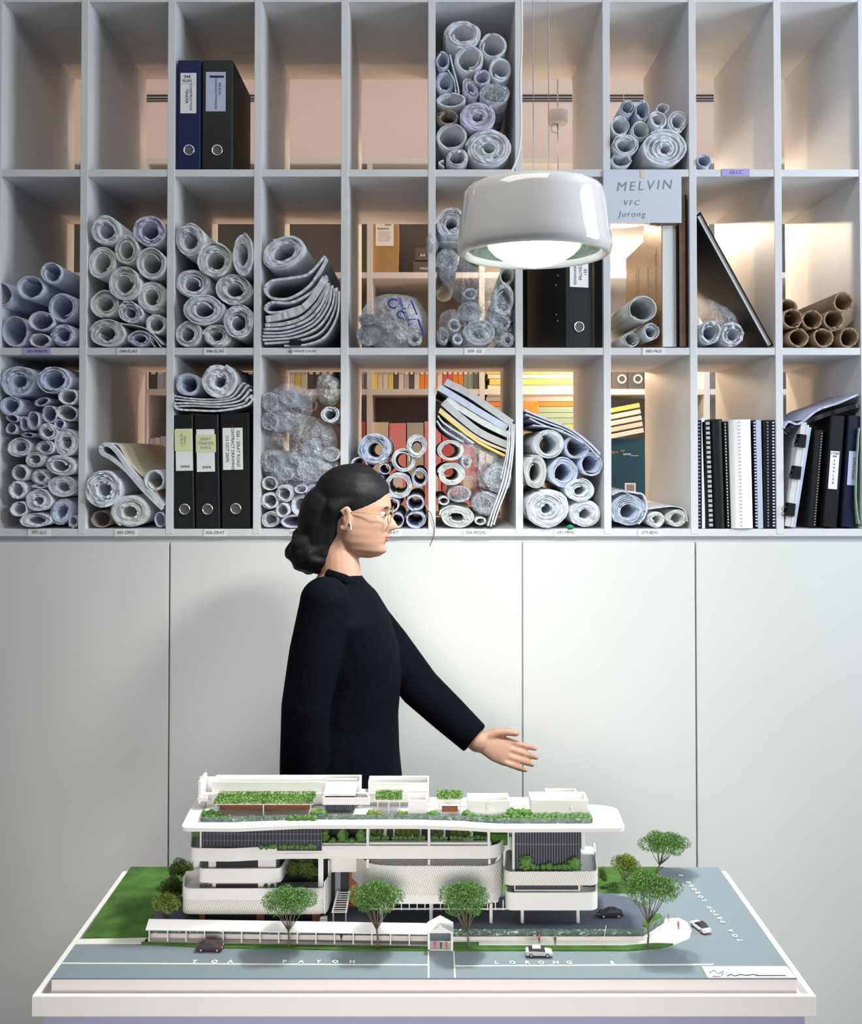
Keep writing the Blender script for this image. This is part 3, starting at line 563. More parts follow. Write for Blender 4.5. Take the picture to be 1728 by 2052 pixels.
# A4 note taped on the shelf
e = empty('taped_note', W(1288, 394, -.003), 'white paper note with pencil writing taped beside the pendant lamp', 'paper')
hw, hh = 78.5*SC(0), 53*SC(0)
MB().box(-hw, hw, 0, .0006, -hh, hh).build('sheet', M['b'] if 0 else mat('note paper', (.60, .64, .74), .8), e)
text('lettering', 'MELVIN', .038, M['pencil'], e, (.004, -.0007, .030), (PI/2, -.05, 0), .2, 1.3, -.0004)
text('lettering', 'VFC', .022, M['pencil'], e, (-.032, -.0007, -.018), (PI/2, 0, 0), .2, 1.3, -.0003); text('lettering', 'Jurong', .024, M['pencil'], e, (-.03, -.0007, -.05), (PI/2, 0, 0), .2, 1.2, -.0003)
MB().box(-.006, .006, -.001, -.0004, -.012, .012).build('tape', M['cream'], e).location = (.0, 0, hh-.01)
# ------------------------------------------------------------------ comb bound documents, ninth bottom compartment
def comb(px0, px1, pyt, label, mk, teeth=None, tx=0, tn=26, tw=3, th=2.4, y0=.004, lean=0, pyb=1059, rnd=0):
    s = SC(y0); w = (px1-px0)*s; h = (pyb-pyt)*s
    e = empty('bound_document', W((px0+px1)/2, pyb, y0), label, 'document', 'bound documents in bottom ninth compartment', (0, math.radians(lean), 0))
    if rnd: MB().prism([(-w/2, .012), (-w/2*.9, .004), (-w/2*.5, 0), (w/2*.5, 0), (w/2*.9, .004), (w/2, .012), (w/2, .21), (-w/2, .21)], 0, h, True).build('page_block', M[mk], e)
    else: MB().box(-w/2, w/2, 0, .21, 0, h).build('page_block', M[mk], e, .0005)
    if teeth:
        q = MB()
        for k in range(tn):
            z = h*(.02+.95*k/(tn-1)); q.box(tx*s-tw*s/2, tx*s+tw*s/2, -.004, .003, z, z+th*s)
        q.build('comb_binding', M[teeth], e)
    return e
comb(1398, 1407, 842, 'navy spiral bound document at far left of ninth bottom compartment', 'navy', 'greypale', -.5, 30, 3, 2)
comb(1407.5, 1413.5, 838, 'thin white document second from left, ninth bottom compartment', 'label')
comb(1414, 1430, 845, 'black document with wide silver comb binding, ninth bottom compartment', 'black', 'greypale', 3, 22, 7.5, 5.5, lean=-1.6)
comb(1432, 1456, 840, 'thick plain black document, ninth bottom compartment', 'black', lean=-1.4, rnd=1)
comb(1457.5, 1466, 845, 'narrow dark document with white dotted binding, ninth bottom compartment', 'blackg', 'label', -2, 34, 1.4, 3, lean=-1.5)
comb(1467.5, 1512, 841, 'widest white curved-spine document, ninth bottom compartment', 'white', 'greypale', -3, 30, .8, 3, lean=-1, rnd=1, y0=-.006)
comb(1514, 1518.5, 842, 'thin black comb beside widest white document, ninth bottom compartment', 'navy', 'label', 0, 34, 3, 2.5, lean=-.8)
comb(1519.5, 1530, 842, 'pale lilac document, ninth bottom compartment', 'lilacb', lean=-.8)
comb(1531.5, 1543.5, 842, 'black document with faint dotted comb, ninth bottom compartment', 'black', 'grey', 2, 34, 2.5, 3)
comb(1544.5, 1554, 842, 'rightmost black document with white spiral, ninth bottom compartment', 'navy', 'label', 1.5, 34, 3.5, 2.6)
# tenth bottom compartment
p = W(1582, 1058, .002)+Vector((0, 0, .004))
e = empty('clipped_document_stack', p, 'leaning white document stack held by three black binder clips', 'document', None, (0, math.radians(9.5), math.radians(0)))
MB().box(-.012, .003, 0, .25, 0, .296).build('paper_block', M['g'], e); MB().box(.004, .011, .0, .25, 0, .29).build('paper_block', M['w'], e); MB().box(.0115, .019, .003, .24, 0, .285).build('paper_block', M['b'], e)
for z in (.02, .125, .215):
    c = MB(); c.prismY([(-.016, 0), (.007, 0), (.005, .036), (-.013, .036)], -.009, .02).build('binder_clip', M['black'], e).location = (0, 0, z+.01)
    q = MB().tube([(-.012, -.004, z+.03), (-.028, -.011, z+.034), (-.032, -.011, z+.024), (-.026, -.011, z+.02), (-.032, -.011, z+.012), (-.028, -.011, z+.006), (-.012, -.004, z+.022)], .0012, 5)
    q.build('clip_handle', M['greyd'], e)
e = binder(1620, 1636, 862, 1056, 'black', 'narrow black spiral bound folder behind clipped stack', 5, lab=None, ring=False, y0=.015, dep=.25)
q = MB()
for k in range(34): q.box(.004, .0075, -.003, .003, .005+k*.0078, .008+k*.0078)
q.build('spiral_binding', M['grey'], e)
binder(1650, 1678, 834, 1057, 'black', 'black binder with cream hand lettered label, tenth bottom compartment', 4.6, lab=(1654, 1672, 905, 981, 'label', [('CTAP', 0, -33, 6.5, 0, 'ink'), ('M9', 0, -27, 6, 0, 'ink')]+[(ch, 0, -19+7.5*k, 6, 0, 'ink') for k, ch in enumerate('SUPPLER')]), ring=False, y0=.006)
binder(1687, 1712, 834, 1057, 'navy', 'navy binder with printed road label, tenth bottom compartment', 4.2, lab=(1692, 1709, 905, 973, 'lilacb', [('SUPPLE ROAD', 2.5, 0, 7, 1, 'ink')]), ring=False, y0=.006)
sheets('grey_document_sleeve', 'grey plastic folder lying bent on top of the binders, tenth bottom compartment', 'folder', None, [([(1572,858),(1582,845),(1603,849),(1640,822),(1680,808),(1722,790)], 4, 'lilacb')], y0=-.004, L=.22)
sheets('black_document_sleeve', 'black folder under the bent grey folder, tenth bottom compartment', 'folder', None, [([(1573,868),(1590,853),(1625,842),(1665,828),(1722,812)], 9, 'black')], y0=.004, L=.24)
sheets('curled_sheet', 'pale curled sheet at the far right edge of bottom shelf', 'paper', None, [([(1722,858),(1719,900),(1716,960),(1716,1010),(1722,1050)], 2, 'mint')], y0=.0, L=.2)
# thread
q = MB(); q.tube(smooth_path([W(852, 1022, -.008), W(862, 1026, -.016), W(868, 1042, -.016), W(871, 1062, -.012), W(868, 1078, -.012), W(862, 1093, -.01)], 5), .0011, 6)
tag(q.build('hanging_cord', M['brownthread']), 'thin brown cord dangling from bottom shelf right of the woman', 'cord')
q = MB(); q.ell((0, 0, 0), .012, .01, .006, 10, 6, .5, 3); q = q.build('green_tape', M['green']); q.location = W(1143, 1056, -.002); tag(q, 'scrap of green tape between two big rolls in bottom seventh compartment', 'tape')
# ------------------------------------------------------------------ back room shelf seen through the openings
BY = 1.2; bs = SC(BY)
def bw(px, py): return W(px, py, BY)
rack = empty('background_shelf', (0, BY+.2, 0), 'pale cubby shelf full of files in the room behind', 'shelf')
ro = rack.location
for px in (66, 291, 516, 741, 966, 1191, 1416, 1641): 
    x = bw(px, 551).x; MB().box(x-.011, x+.011, BY, BY+.38, .02, bw(741, 322).z).build('upright', M['shelf'], rack, 0, ro)
for py in (322, 551, 785, 1019, 1253, 1487):
    z = bw(741, py).z; MB().box(bw(66, 551).x-.011, bw(1641, 551).x+.011, BY+.001, BY+.379, z-.011, z+.011).build('shelf_board', M['shelf'], rack, 0, ro)
MB().box(bw(66, 551).x, bw(1641, 551).x, BY+.38, BY+.392, .02, bw(741, 322).z).build('back_panel', mat('back panel', (.44, .40, .37), .8), rack, 0, ro)
# bulkhead and air slots over it
struct(MB().box(-3.6, 3.6, BY+.40, 2.2, bw(741, 300).z, 3.6).build('trim_1', M['wall2']))
for a, b in ((180, 520), (960, 1500)):
    for py, h in ((191, 2.4), (197, 1.6), (202, 1.2)):
        p, q = W(a, py, BY+.395), W(b, py, BY+.395)
        o = MB().box(p.x, q.x, BY+.392, BY+.40, p.z-h*bs*.5, p.z+h*bs*.5).build('air_slot', M['gap'])
        tag(o, f'dark horizontal air slot in back room wall, {"left" if a < 500 else "right"} set, {["upper", "middle", "lower"][(191, 197, 202).index(py)]} one', 'vent', 'air slots')
# background items: name,label,cat,px0,px1,py0,py1,mat,depth
RZ = [bw(741, py).z+.011 for py in (322, 551, 785, 1019, 1253, 1487)]
def bgbox(name, label, cat, x0, x1, y0, y1, mk, dep=.25, dy=.02, lean=0, group=None):
    c = W((x0+x1)/2, y1, BY+dy); s = SC(BY+dy); w = (x1-x0)*s/2; h = (y1-y0)*s
    for q in RZ:
        if abs(c.z-q) < .012: c.z = q+.0005
    m = MB(); m.box(-w, w, 0, dep, 0, h); o = m.build(name, M[mk], None, .001); o.location = c; o.rotation_euler = (0, math.radians(lean), 0)
    return tag(o, label, cat, group)
o = bgbox('cardboard_box', 'brown cardboard box with printed white label in the back room', 'box', 747, 799, 440, 545.5, 'kraft')
q = MB().box(-.036, .036, -.001, 0, -.05, .05).build('printed_label', M['label'], o); q.location = (-.004, 0, .16)
text('lettering', 'Panasonic', .012, M['ink'], q, (-.005, -.002, .02)); q2 = MB().box(-.012, .012, -.002, -.001, -.003, .003).build('print_block', M['grey'], q); q2.location = (.014, 0, .035)
for k in range(6): MB().box(-.028, .026-.003*(k % 3), -.0016, -.001, -.0006, .0006).build('print_line', M['grey'], q).location = (0, 0, .006-.007*k)
o = bgbox('storage_box', 'lower black box with white lettering in the back room', 'box', 828, 872, 522, 545.5, 'greyd', group='black boxes'); text('lettering', 'MAX', .016, M['label'], o, (0, -.001, .018))
o = bgbox('storage_box', 'upper black box with white lettering in the back room', 'box', 832, 872, 496, 521.5, 'greyd', group='black boxes'); text('lettering', 'A4', .018, M['label'], o, (-.01, -.001, .02))
def row(x0, x1, yt, yb, cols, where, seed, cat='file', name='file_folder'):
    R = random.Random(seed); n = len(cols); x = x0; w = (x1-x0)/n
    for k, c in enumerate(cols):
        ww = w*.94; t = yt+R.uniform(-3, 3)
        o = bgbox(name, f'{CN.get(c, c)} file, {ORD[k] if k else "first"} from left, {where}', cat, x, x+ww, t, yb, c, R.uniform(.2, .28), lean=0, group=where)
        MB().box(-.3*ww*bs, .3*ww*bs, -.001, 0, .06, .12).build('spine_label', M['label' if c not in ('cream', 'bwhite', 'yellow') else 'greypale'], o)
        x += w
CN = dict(greypale='pale grey', greyd='dark', bwhite='white', lilacb='lavender', kraft='brown')
row(719, 735, 700, 779.5, ['greyd', 'lilacb', 'grey'], 'upper back shelf left of post', 1)
row(747, 862, 700, 779.5, ['yellow', 'cream', 'bwhite', 'yellow', 'greyd', 'bwhite', 'greypale', 'greyd', 'bwhite', 'orange', 'orange'], 'upper back shelf behind fifth compartment', 2)
row(866, 960, 700, 779.5, ['orange', 'bwhite', 'red', 'red', 'orange', 'orange', 'grey', 'mint', 'grey'], 'upper back shelf behind sixth compartment', 3)
row(525, 670, 702, 779.5, ['yellow', 'bwhite', 'yellow', 'cream', 'bwhite', 'yellow', 'bwhite', 'greyd', 'greyd', 'grey', 'greyd'], 'upper back shelf behind fourth compartment', 4)
row(300, 510, 715, 779.5, ['greyd', 'lilacb', 'bwhite', 'greyd', 'maroon', 'red', 'bwhite', 'greyd', 'lilacb', 'kraft', 'greyd', 'cream', 'cream', 'greyd'], 'upper back shelf behind second and third compartments', 5)
row(298, 400, 878, 1013.5, ['lilacb', 'bwhite', 'lilacb', 'greypale', 'bwhite', 'lilacb', 'bwhite', 'greypale', 'lilacb'], 'lower back shelf behind second compartment', 6)
row(745, 957, 848, 1013.5, ['cream', 'pink', 'greypale', 'pink', 'red', 'pink'], 'lower back shelf behind fifth compartment', 7, 'binder', 'box_binder')
row(700, 735, 848, 1013.5, ['red'], 'lower back shelf left of post', 8, 'binder', 'box_binder')
def stack(x0, x1, yb, items, where, lean=0, seed=0):
    R = random.Random(seed); y = yb; s = bs
    for k, (c, h) in enumerate(items):
        o = bgbox('flat_file', f'{CN.get(c, c)} flat file, {ORD[k]} from bottom, {where}', 'file', x0+R.uniform(-4, 4), x1+R.uniform(-4, 4), y-h+.8, y, c, .3, .01, lean, where); y -= h
stack(978, 1185, 779.5, [('cream', 8), ('yellow', 13), ('bwhite', 9), ('yellow', 12)], 'stack on upper back shelf behind seventh compartment', 0, 11)
stack(978, 1182, 1013.5, [('cream', 40), ('bwhite', 45), ('cream', 40), ('yellow', 24), ('yellow', 15), ('mint', 12), ('mint', 11), ('mint', 12), ('orange', 10), ('greypale', 10), ('cream', 9)][:11], 'tall stack on lower back shelf behind seventh compartment', 0, 12)
o = bgbox('orange_folder_box', 'small orange box in front of the flat files, back room', 'box', 1043, 1083, 804, 850, 'amber', .04, -.06, -6)
# eighth: ring binders above, blue paper box
for k, x in enumerate((1247, 1279)):
    o = bgbox('ring_binder', f'{["left", "right"][k]} dark binder with white ring in the back room', 'binder', x-20, x+11, 690, 779.5, 'greyd', group='dark ring binders')
    q = MB(); q.lathe([(.0125, 0), (.0125, -.003), (.018, -.003), (.0185, 0)], n=24); q = q.build('finger_ring', M['label'], o); q.rotation_euler = (-PI/2, 0, 0); q.location = (.009 if 1 else 0, 0, .041)
o = bgbox('paper_box', 'dark teal copier paper box behind eighth bottom compartment', 'box', 1205, 1300, 880, 1013.5, 'teal', .3)
text('lettering', '70gsm', .015, M['amber'], o, (-.045, -.001, .215)); text('lettering', 'A4', .013, M['amber'], o, (-.008, -.001, .219))
for k in range(3): MB().box(-.012, .02, -.001, 0, -.0008, .0008).build('print_line', M['label'], o).location = (.006+.03*(k == 2), 0, .208-.004*k)
q = MB().box(-.022, .022, -.0015, 0, -.02, .02).build('barcode_label', M['label'], o); q.location = (.022, 0, .07)
for k in range(8): MB().box(-.0012, .0006+.0006*(k % 2), -.0022, -.0015, -.012, .014).build('bar', M['ink'], q).location = (-.014+.004*k, 0, 0)
R = random.Random(4); y = 875
for k, c in enumerate(['bwhite', 'cream', 'bwhite', 'bwhite', 'yellow']):
    bgbox('loose_paper_stack', f'slanting {CN.get(c, c)} papers on teal box, {ORD[k]} from bottom', 'paper', 1200+3*k, 1292-2*k, y-9, y, c, .25, .0, -11, 'slanting papers'); y -= 13
# pendant in the back room
bp = empty('back_room_pendant', W(1118, 235, 1.02), 'pendant with round ceiling cup hanging in the back room', 'lamp')
MB().lathe([(.001, .028), (.035, .028), (.038, .02), (.038, -.02), (.035, -.026), (.001, -.026)], n=24).build('ceiling_cup', M['greypale'], bp)
z1 = 2.56-bp.location.z
MB().tube([(0, 0, -.02), (.002, 0, z1)], .0022, 6).build('rod', M['wire'], bp); MB().tube([(0, 0, .02), (0, 0, 3.6-bp.location.z)], .003, 6).build('stem', M['wire'], bp)
q = MB(); q.tube([(-.012+.014*math.cos(a/3), .004*math.sin(a), -.045+.016*math.sin(a/3)) for a in range(40)], .0025, 6); q.build('coiled_cable', M['wire'], bp)
MB().lathe([(.001, z1+.004), (.10, z1), (.102, z1+.004), (.001, z1+.009)], n=28).build('shade', M['greypale'], bp)
b2_ = empty('back_bulb_blocker', (.78, 1.12, 2.568), 'added unseen disc blocking upward light of second back bulb', 'lamp'); MB().lathe([(.001, .0), (.10, -.004), (.102, 0), (.001, .006)], n=28).build('shade', M['greypale'], b2_); MB().tube([(0, 0, 0), (0, 0, 1.03)], .0012, 5).build('rod', M['wire'], b2_)  # disc added unseen to keep the second bulb's light from going up
# ------------------------------------------------------------------ big pendant lamp
LY = -.9; lc = W(1071, 500, LY); LZ = 2.03
lamp = empty('pendant_lamp', (lc.x, LY, LZ), 'large glossy white drum pendant lamp with glowing dome above the model', 'lamp')
MB().lathe([(.126, .010), (.130, .001), (.137, -.002), (.1445, .003), (.1475, .014), (.1465, .03), (.141, .07), (.136, .105), (.133, .119), (.127, .127), (.11, .131), (.03, .133), (.001, .133)], n=96).build('shade', M['lamp'], lamp)
MB().lathe([(.001, .05), (.07, .05), (.086, .022), (.11, .014), (.126, .010)], n=72).build('inner_reflector', M['refl'], lamp)
MB().lathe([(.0001, -.022), (.02, -.0208), (.04, -.0165), (.06, -.008), (.077, .003), (.087, .014), (.0885, .018), (.08, .021)], n=64).build('diffuser_dome', M['dome'], lamp)
for px in (1069, 1100):
    x = W(px, 200, LY).x-lc.x; MB().tube([(x, 0, .13), (x, 0, 1.4)], .0008, 5).build('suspension_wire', M['wire'], lamp)
x = W(1043, 200, LY).x-lc.x
pts = [Vector((W(a, b, LY).x-lc.x, 0, W(a, b, LY).z-LZ)) for a, b in ((1022, 350), (1034, 325), (1043, 285), (1044, 220), (1043, 160), (1046, 90), (1046, 20), (1046, -60), (1048, -400))]
MB().tube(smooth_path(pts, 5), .0022, 8).build('power_cable', M['cable'], lamp)
struct(MB().box(-3.6, 3.6, -4.2, .62, 3.6, 3.66).build('ceiling.001', M['ceil']))
# ------------------------------------------------------------------ display table
Z0 = .90
fl, fr, bl_, br = G(103, 1960, Z0), G(1597, 1960, Z0), G(262, 1738, Z0), G(1446, 1741, Z0)
XL, XR, YF, YB = fl.x, fr.x, fl.y, bl_.y
tb = empty('display_table', ((XL+XR)/2, (YF+YB)/2, 0), 'white display table with raised tray rim holding the model', 'table')
to = tb.location; gp = .012; rt = .008; zt = .885; zb = .857
y_f = YF-gp-rt; tx0, tx1, ty1 = XL-gp-rt, XR+gp+rt, YB+gp+rt
MB().box(tx0, tx1, y_f, y_f+rt, zb, zt).build('rim_board', M['lip'], tb, .0008, to); MB().box(tx0, tx1, ty1-rt, ty1, zb, zt).build('rim_board', M['lip'], tb, .0008, to)
MB().box(tx0, tx0+rt, y_f+rt, ty1-rt, zb, zt).build('rim_board', M['lip'], tb, .0008, to); MB().box(tx1-rt, tx1, y_f+rt, ty1-rt, zb, zt).build('rim_board', M['lip'], tb, .0008, to)
MB().box(tx0+.001, tx1-.001, y_f+.001, ty1-.001, zb-.001, .868).build('tabletop', M['table'], tb, 0, to)
MB().box(tx0+.012, tx1-.012, y_f+.012, ty1-.012, zb-.09, zb-.001).build('apron', M['tablel'], tb, 0, to)
for x in (tx0+.02, tx1-.07):
    for y in (y_f+.02, ty1-.07): MB().box(x, x+.05, y, y+.05, 0, zb-.09).build('leg', M['table'], tb, .002, to)
# ------------------------------------------------------------------ site board
sb = empty('site_board', ((XL+XR)/2, (YF+YB)/2, .868), 'architectural model base with grey roads, green lawn and white lettering', 'model')
bo = sb.location
MB().box(XL, XR, YF, YB, .8682, Z0-.002).build('plinth_block', M['table'], sb, .0008, bo)
MB().box(XL, XR, YF, YB, Z0-.002, Z0).build('road_surface', M['road'], sb, 0, bo)
def gpoly(name, pts, mk, h=.0008, z=Z0, par=None):
    P = [G(a, b, z) for a, b in pts]; P = [(min(max(p.x, XL), XR), min(max(p.y, YF), YB)) for p in P]
    a = sum(P[i-1][0]*P[i][1]-P[i][0]*P[i-1][1] for i in range(len(P)))
    if a < 0: P = P[::-1]
    return MB().prism(P, z, z+h).build(name, M[mk], par or sb, 0, bo)
gpoly('lawn', [(262,1737),(1330,1737),(1270,1790),(1200,1790),(650,1800),(640,1850),(296,1880),(165,1880)], 'lawn', .0012)
gpoly('driveway', [(640,1862),(650,1790),(1200,1790),(1262,1800),(1315,1830),(1318,1846),(1290,1864)], 'drive', .0016)
gpoly('forecourt', [(640,1862),(300,1868),(320,1800),(650,1790)], 'drive', .0016)
gpoly('footpath', [(155,1883),(296,1880),(296,1891),(146,1893)], 'pave', .001)
gpoly('footpath', [(285,1893),(296,1880),(862,1894),(862,1906)], 'pavp', .001)
gpoly('grass_verge', [(283,1889.5),(420,1893),(862,1899),(862,1906),(700,1905),(420,1900),(283,1893)], 'lawn', .002)
gpoly('grass_verge', [(908,1890),(960,1890),(960,1897),(1250,1897),(1310,1892),(1352,1893),(1325,1901),(1260,1906),(908,1906)], 'lawn', .002)
gpoly('footpath', [(908,1877),(1290,1877),(1330,1850),(1334,1843),(1360,1841),(1378,1850),(1387,1866),(1382,1882),(1352,1894),(1310,1893),(1250,1897.5),(908,1897.5)], 'pave', .0018)
gpoly('corner_planting', [(1290,1846),(1322,1833),(1330,1842),(1302,1862),(1288,1858)], 'lawn', .003)
for pts in ([(118,1929.5),(857,1933),(857,1935),(116,1931.5)], [(912,1935),(1430,1932),(1430,1934.5),(912,1937.2)], [(857,1906),(860,1906),(861,1962),(857.5,1962)], [(908,1906),(910.5,1906),(914,1962),(910.5,1962)], [(640,1738.5),(1,1)][:0]):
    if pts: gpoly('road_line', pts, 'pave', .0006)
def walls(name, pts, h, th, mk, z=Z0, par=None, off=None):
    m = MB(); P = [G(a, b, z) for a, b in pts]
    for p, q in zip(P[:-1], P[1:]):
        d = (q-p).normalized(); n = Vector((-d.y, d.x, 0))*th
        vs = [p, q, q+n, p+n]; m.prism([(v.x, v.y) for v in vs], z, z+h)
    return m.build(name, M[mk], par or sb, 0, bo)
walls('low_wall', [(908,1886),(1290,1886),(1334,1858)], .0065, .002, 'pavp')
walls('glass_fence', [(908,1883),(1290,1883),(1332,1855)], .016, .001, 'fence'); walls('planted_strip', [(908,1879),(1285,1879)], .004, .006, 'leafd')
walls('low_wall', [(300,1880),(860,1886)], .0075, .002, 'pavp'); walls('glass_fence', [(300,1878),(860,1883)], .014, .001, 'fence')
q = gpoly('name_plate', [(1407,1938),(1577,1938),(1596,1961),(1420,1962)], 'label', .0014)
pl = sb
def ground_text(s, px, py, size, rz=0, mk='label'):
    p = G(px, py, Z0+.0008)-bo; text('road_lettering', s, size, M[mk], sb, p, (0, 0, rz), 0, 1, .0003)
for ch, px in zip('TOAPAYOHLORONG8', (390, 430, 462, 570, 604, 638, 672, 706, 995, 1027, 1057, 1085, 1114, 1141, 1227)): ground_text(ch, px, 1927+(2 if px > 900 else 0), .0115)
for ch, px, py in zip('TOAPAYOHLORONG8', (1484,1474,1465,1450,1443,1436,1429,1422,1412,1405,1399,1392,1387,1381,1366), (1884,1875,1865,1847,1840,1833,1826,1819,1804,1797,1789,1782,1775,1768,1754)): ground_text(ch, px, py, .011, PI/2)
zt_ = Z0+.0016
def plate_line(pts, w, mk='ink'):
    q = MB(); q.tube([G(a, b, zt_)-bo+Vector((0, 0, .0002)) for a, b in pts], w, 4); q.build('plate_drawing', M[mk], sb)
plate_line([(1422,1950),(1432,1944),(1440,1952),(1450,1946),(1447,1955)], .0006, 'ink'); plate_line([(1428,1957),(1445,1957)], .0005, 'ink')
plate_line([(1457,1956),(1465,1953),(1473,1956),(1485,1953),(1495,1955),(1510,1953),(1520,1955)], .0008, 'ink'); plate_line([(1515,1955),(1575,1955)], .0008, 'ink')
# ------------------------------------------------------------------ covered walkway
A, B = G(298, 1887, Z0), G(862, 1896, Z0)
cw = empty('covered_walkway', A, 'long white model walkway roof on thin posts along the road', 'walkway')
d = (B-A); dn = d.normalized(); nn = Vector((-dn.y, dn.x, 0)); ang = math.atan2(d.y, d.x); cw.rotation_euler = (0, 0, ang); Lw = d.length
MB().add([(-.003, -.006, .0215), (Lw, -.006, .0215), (Lw, .010, .030), (-.003, .010, .030), (-.003, .026, .022), (Lw, .026, .022), (-.003, -.006, .0200), (Lw, -.006, .0200), (-.003, .026, .0205), (Lw, .026, .0205)],
    [(0, 1, 2, 3), (3, 2, 5, 4), (6, 8, 9, 7), (0, 6, 7, 1), (4, 5, 9, 8), (0, 3, 4, 8, 6), (1, 7, 9, 5, 2)]).build('roof', M['mod'], cw)
for k in range(16):
    x = .001+k*(Lw-.004)/15
    for y in (0, .02): MB().box(x-.0009, x+.0009, y-.0009, y+.0009, 0, .0215).build('post', M['mod'], cw)
# ------------------------------------------------------------------ bus shelter
A = G(883, 1905, Z0); bsx = .0195
sh = empty('gabled_shelter', A, 'small white gabled shelter model at the roadside with red figures', 'shelter')
MB().add([(-.02, -.004, .028), (.02, -.004, .028), (0, -.004, .0385), (-.02, .032, .028), (.02, .032, .028), (0, .032, .0385)], [(0, 1, 2), (3, 5, 4), (0, 2, 5, 3), (1, 4, 5, 2), (0, 3, 4, 1)]).build('roof', M['mod'], sh)
for x in (-.0175, .0175):
    for y in (0, .027): MB().box(x-.0015, x+.0015, y-.001, y+.001, 0, .028).build('post', M['mod'], sh)
MB().box(-.018, .018, 0, .028, 0, .0012).build('floor_plate', M['pave'], sh); MB().box(-.0005, .0165, -.0006, 0, .013, .0137).build('rail', M['mod'], sh)
# ------------------------------------------------------------------ building
YFc = -1.20; fs_ = SC(YFc)
def bx(px, Y=YFc): return W(px, 1740, Y).x
def bz(py, Y=YFc): return W(855, py, Y).z
bd = empty('building_model', (bx(790), YFc+.06, Z0), 'white architectural model building with curved bands and roof gardens', 'model')
do = bd.location
def P2(pts): return [Vector((bx(a, Y), Y, 0)) for a, Y in pts]
def band(name, pts, yt, yb, th=.0022, mk='mod', r=.008, bev=0, slope=0):
    P = rounded([Vector((p.x, p.y)) for p in P2(pts)], r); n = len(P); m = MB(); vs = []
    zt, zb = bz(yt), bz(yb)
    for i, p in enumerate(P):
        t = (P[min(i+1, n-1)]-P[max(i-1, 0)]).normalized(); nn = Vector((-t.y, t.x))*th; q = p+nn
        vs += [(p.x, p.y, zb), (p.x, p.y, zt), (q.x, q.y, zt), (q.x, q.y, zb)]
    m.loft([vs[4*i:4*i+4] for i in range(n)], True, False)
    return m.build(name, M[mk], bd, bev, do)
def bbox(name, x0, x1, Y0, Y1, yt, yb, mk, bev=0):
    a, b = (bx(x0, Y0), bx(x1, Y0)); return MB().box(a, b, Y0, Y1, max(bz(yb, Y0), Z0+.0018), bz(yt, Y0)).build(name, M[mk], bd, bev, do)
def slab(name, pts, y_, h, mk, r=.008, bev=0):
    P = [Vector((p.x, p.y)) for p in P2(pts)]; mid = (P[0]+P[-1])/2
    P = rounded([mid]+P+[mid], r)[:-1]; z = bz(y_)
    a = sum(P[i-1].x*P[i].y-P[i].x*P[i-1].y for i in range(len(P)))
    if a < 0: P = P[::-1]
    return MB().prism([(p.x, p.y) for p in P], z-h, z).build(name, M[mk], bd, bev, do)
F0 = YFc; BK = YFc+.125
# ground floor columns; its dark void is put in as black blocks
bbox('ground_void', 405, 640, F0+.02, BK-.01, 1820, 1862, 'modblack'); bbox('ground_void', 725, 1000, F0+.075, BK, 1800, 1842, 'modblack')
bbox('rear_wall', 655, 725, F0+.07, F0+.075, 1700, 1838, 'modblack'); bbox('rust_wall', 700, 716, F0+.066, F0+.07, 1735, 1820, 'rust'); bbox('rear_door', 672, 683, F0+.064, F0+.068, 1745, 1800, 'mull')
for a, b in ((400, 411), (514, 530), (626, 640)): bbox('rust_column', a, b, F0+.006, F0+.016, 1828, 1858, 'rust')
for px in (764, 864, 985, 1048, 1160):
    x = bx(px); MB().lathe([(.0028, .0017), (.0028, bz(1815)-Z0)], (x, F0+.010, Z0), 14).build('column', M['mod'], bd, 0, do)
# lower left podium
band('podium_band', [(418,BK-.03),(368,F0+.055),(366,F0),(652,F0),(662,F0+.045)], 1784, 1832, r=.014, mk='perf')
band('podium_upper_band', [(418,BK-.03),(367.5,F0+.055),(365.5,F0-.0006),(652.5,F0-.0006),(662.5,F0+.045)], 1781, 1803, r=.014, th=.003)
slab('podium_floor', [(372,BK-.02),(369,F0+.003),(648,F0+.003),(658,BK-.02)], 1800, .003, 'mod')
band('link_band', [(660,F0+.04),(664,F0+.052),(716,F0+.052)], 1745, 1775, r=.006); band('link_side_band', [(652,F0),(660,F0+.02),(664,F0+.050)], 1768, 1832, r=.01)
for Y in (.045, .065): bbox('terrace_beam', 378, 402, F0+Y, F0+Y+.004, 1779, 1783, 'mod')
bbox('core_wall', 418, 553, F0+.014, BK-.02, 1700, 1784, 'mod'); bbox('dark_window', 433, 517, F0+.0128, F0+.0142, 1722, 1738, 'modblack'); bbox('dark_window', 433, 517, F0+.0128, F0+.0142, 1771, 1779, 'modblack')
band('middle_tray_band', [(420,BK-.03),(400,F0+.03),(398,F0+.002),(563,F0+.002),(580,F0+.055)], 1742, 1770, r=.010); slab('middle_tray_floor', [(402,BK-.03),(401,F0+.004),(561,F0+.004),(578,F0+.07)], 1764, .002, 'mod')
bbox('stair_wall', 388, 400, BK-.03, BK-.02, 1660, 1790, 'mod')
# dark atrium between
bbox('atrium_back', 560, 655, F0+.060, F0+.064, 1712, 1800, 'modblack'); bbox('atrium_column', 638, 648, F0+.012, F0+.018, 1700, 1784, 'mod')
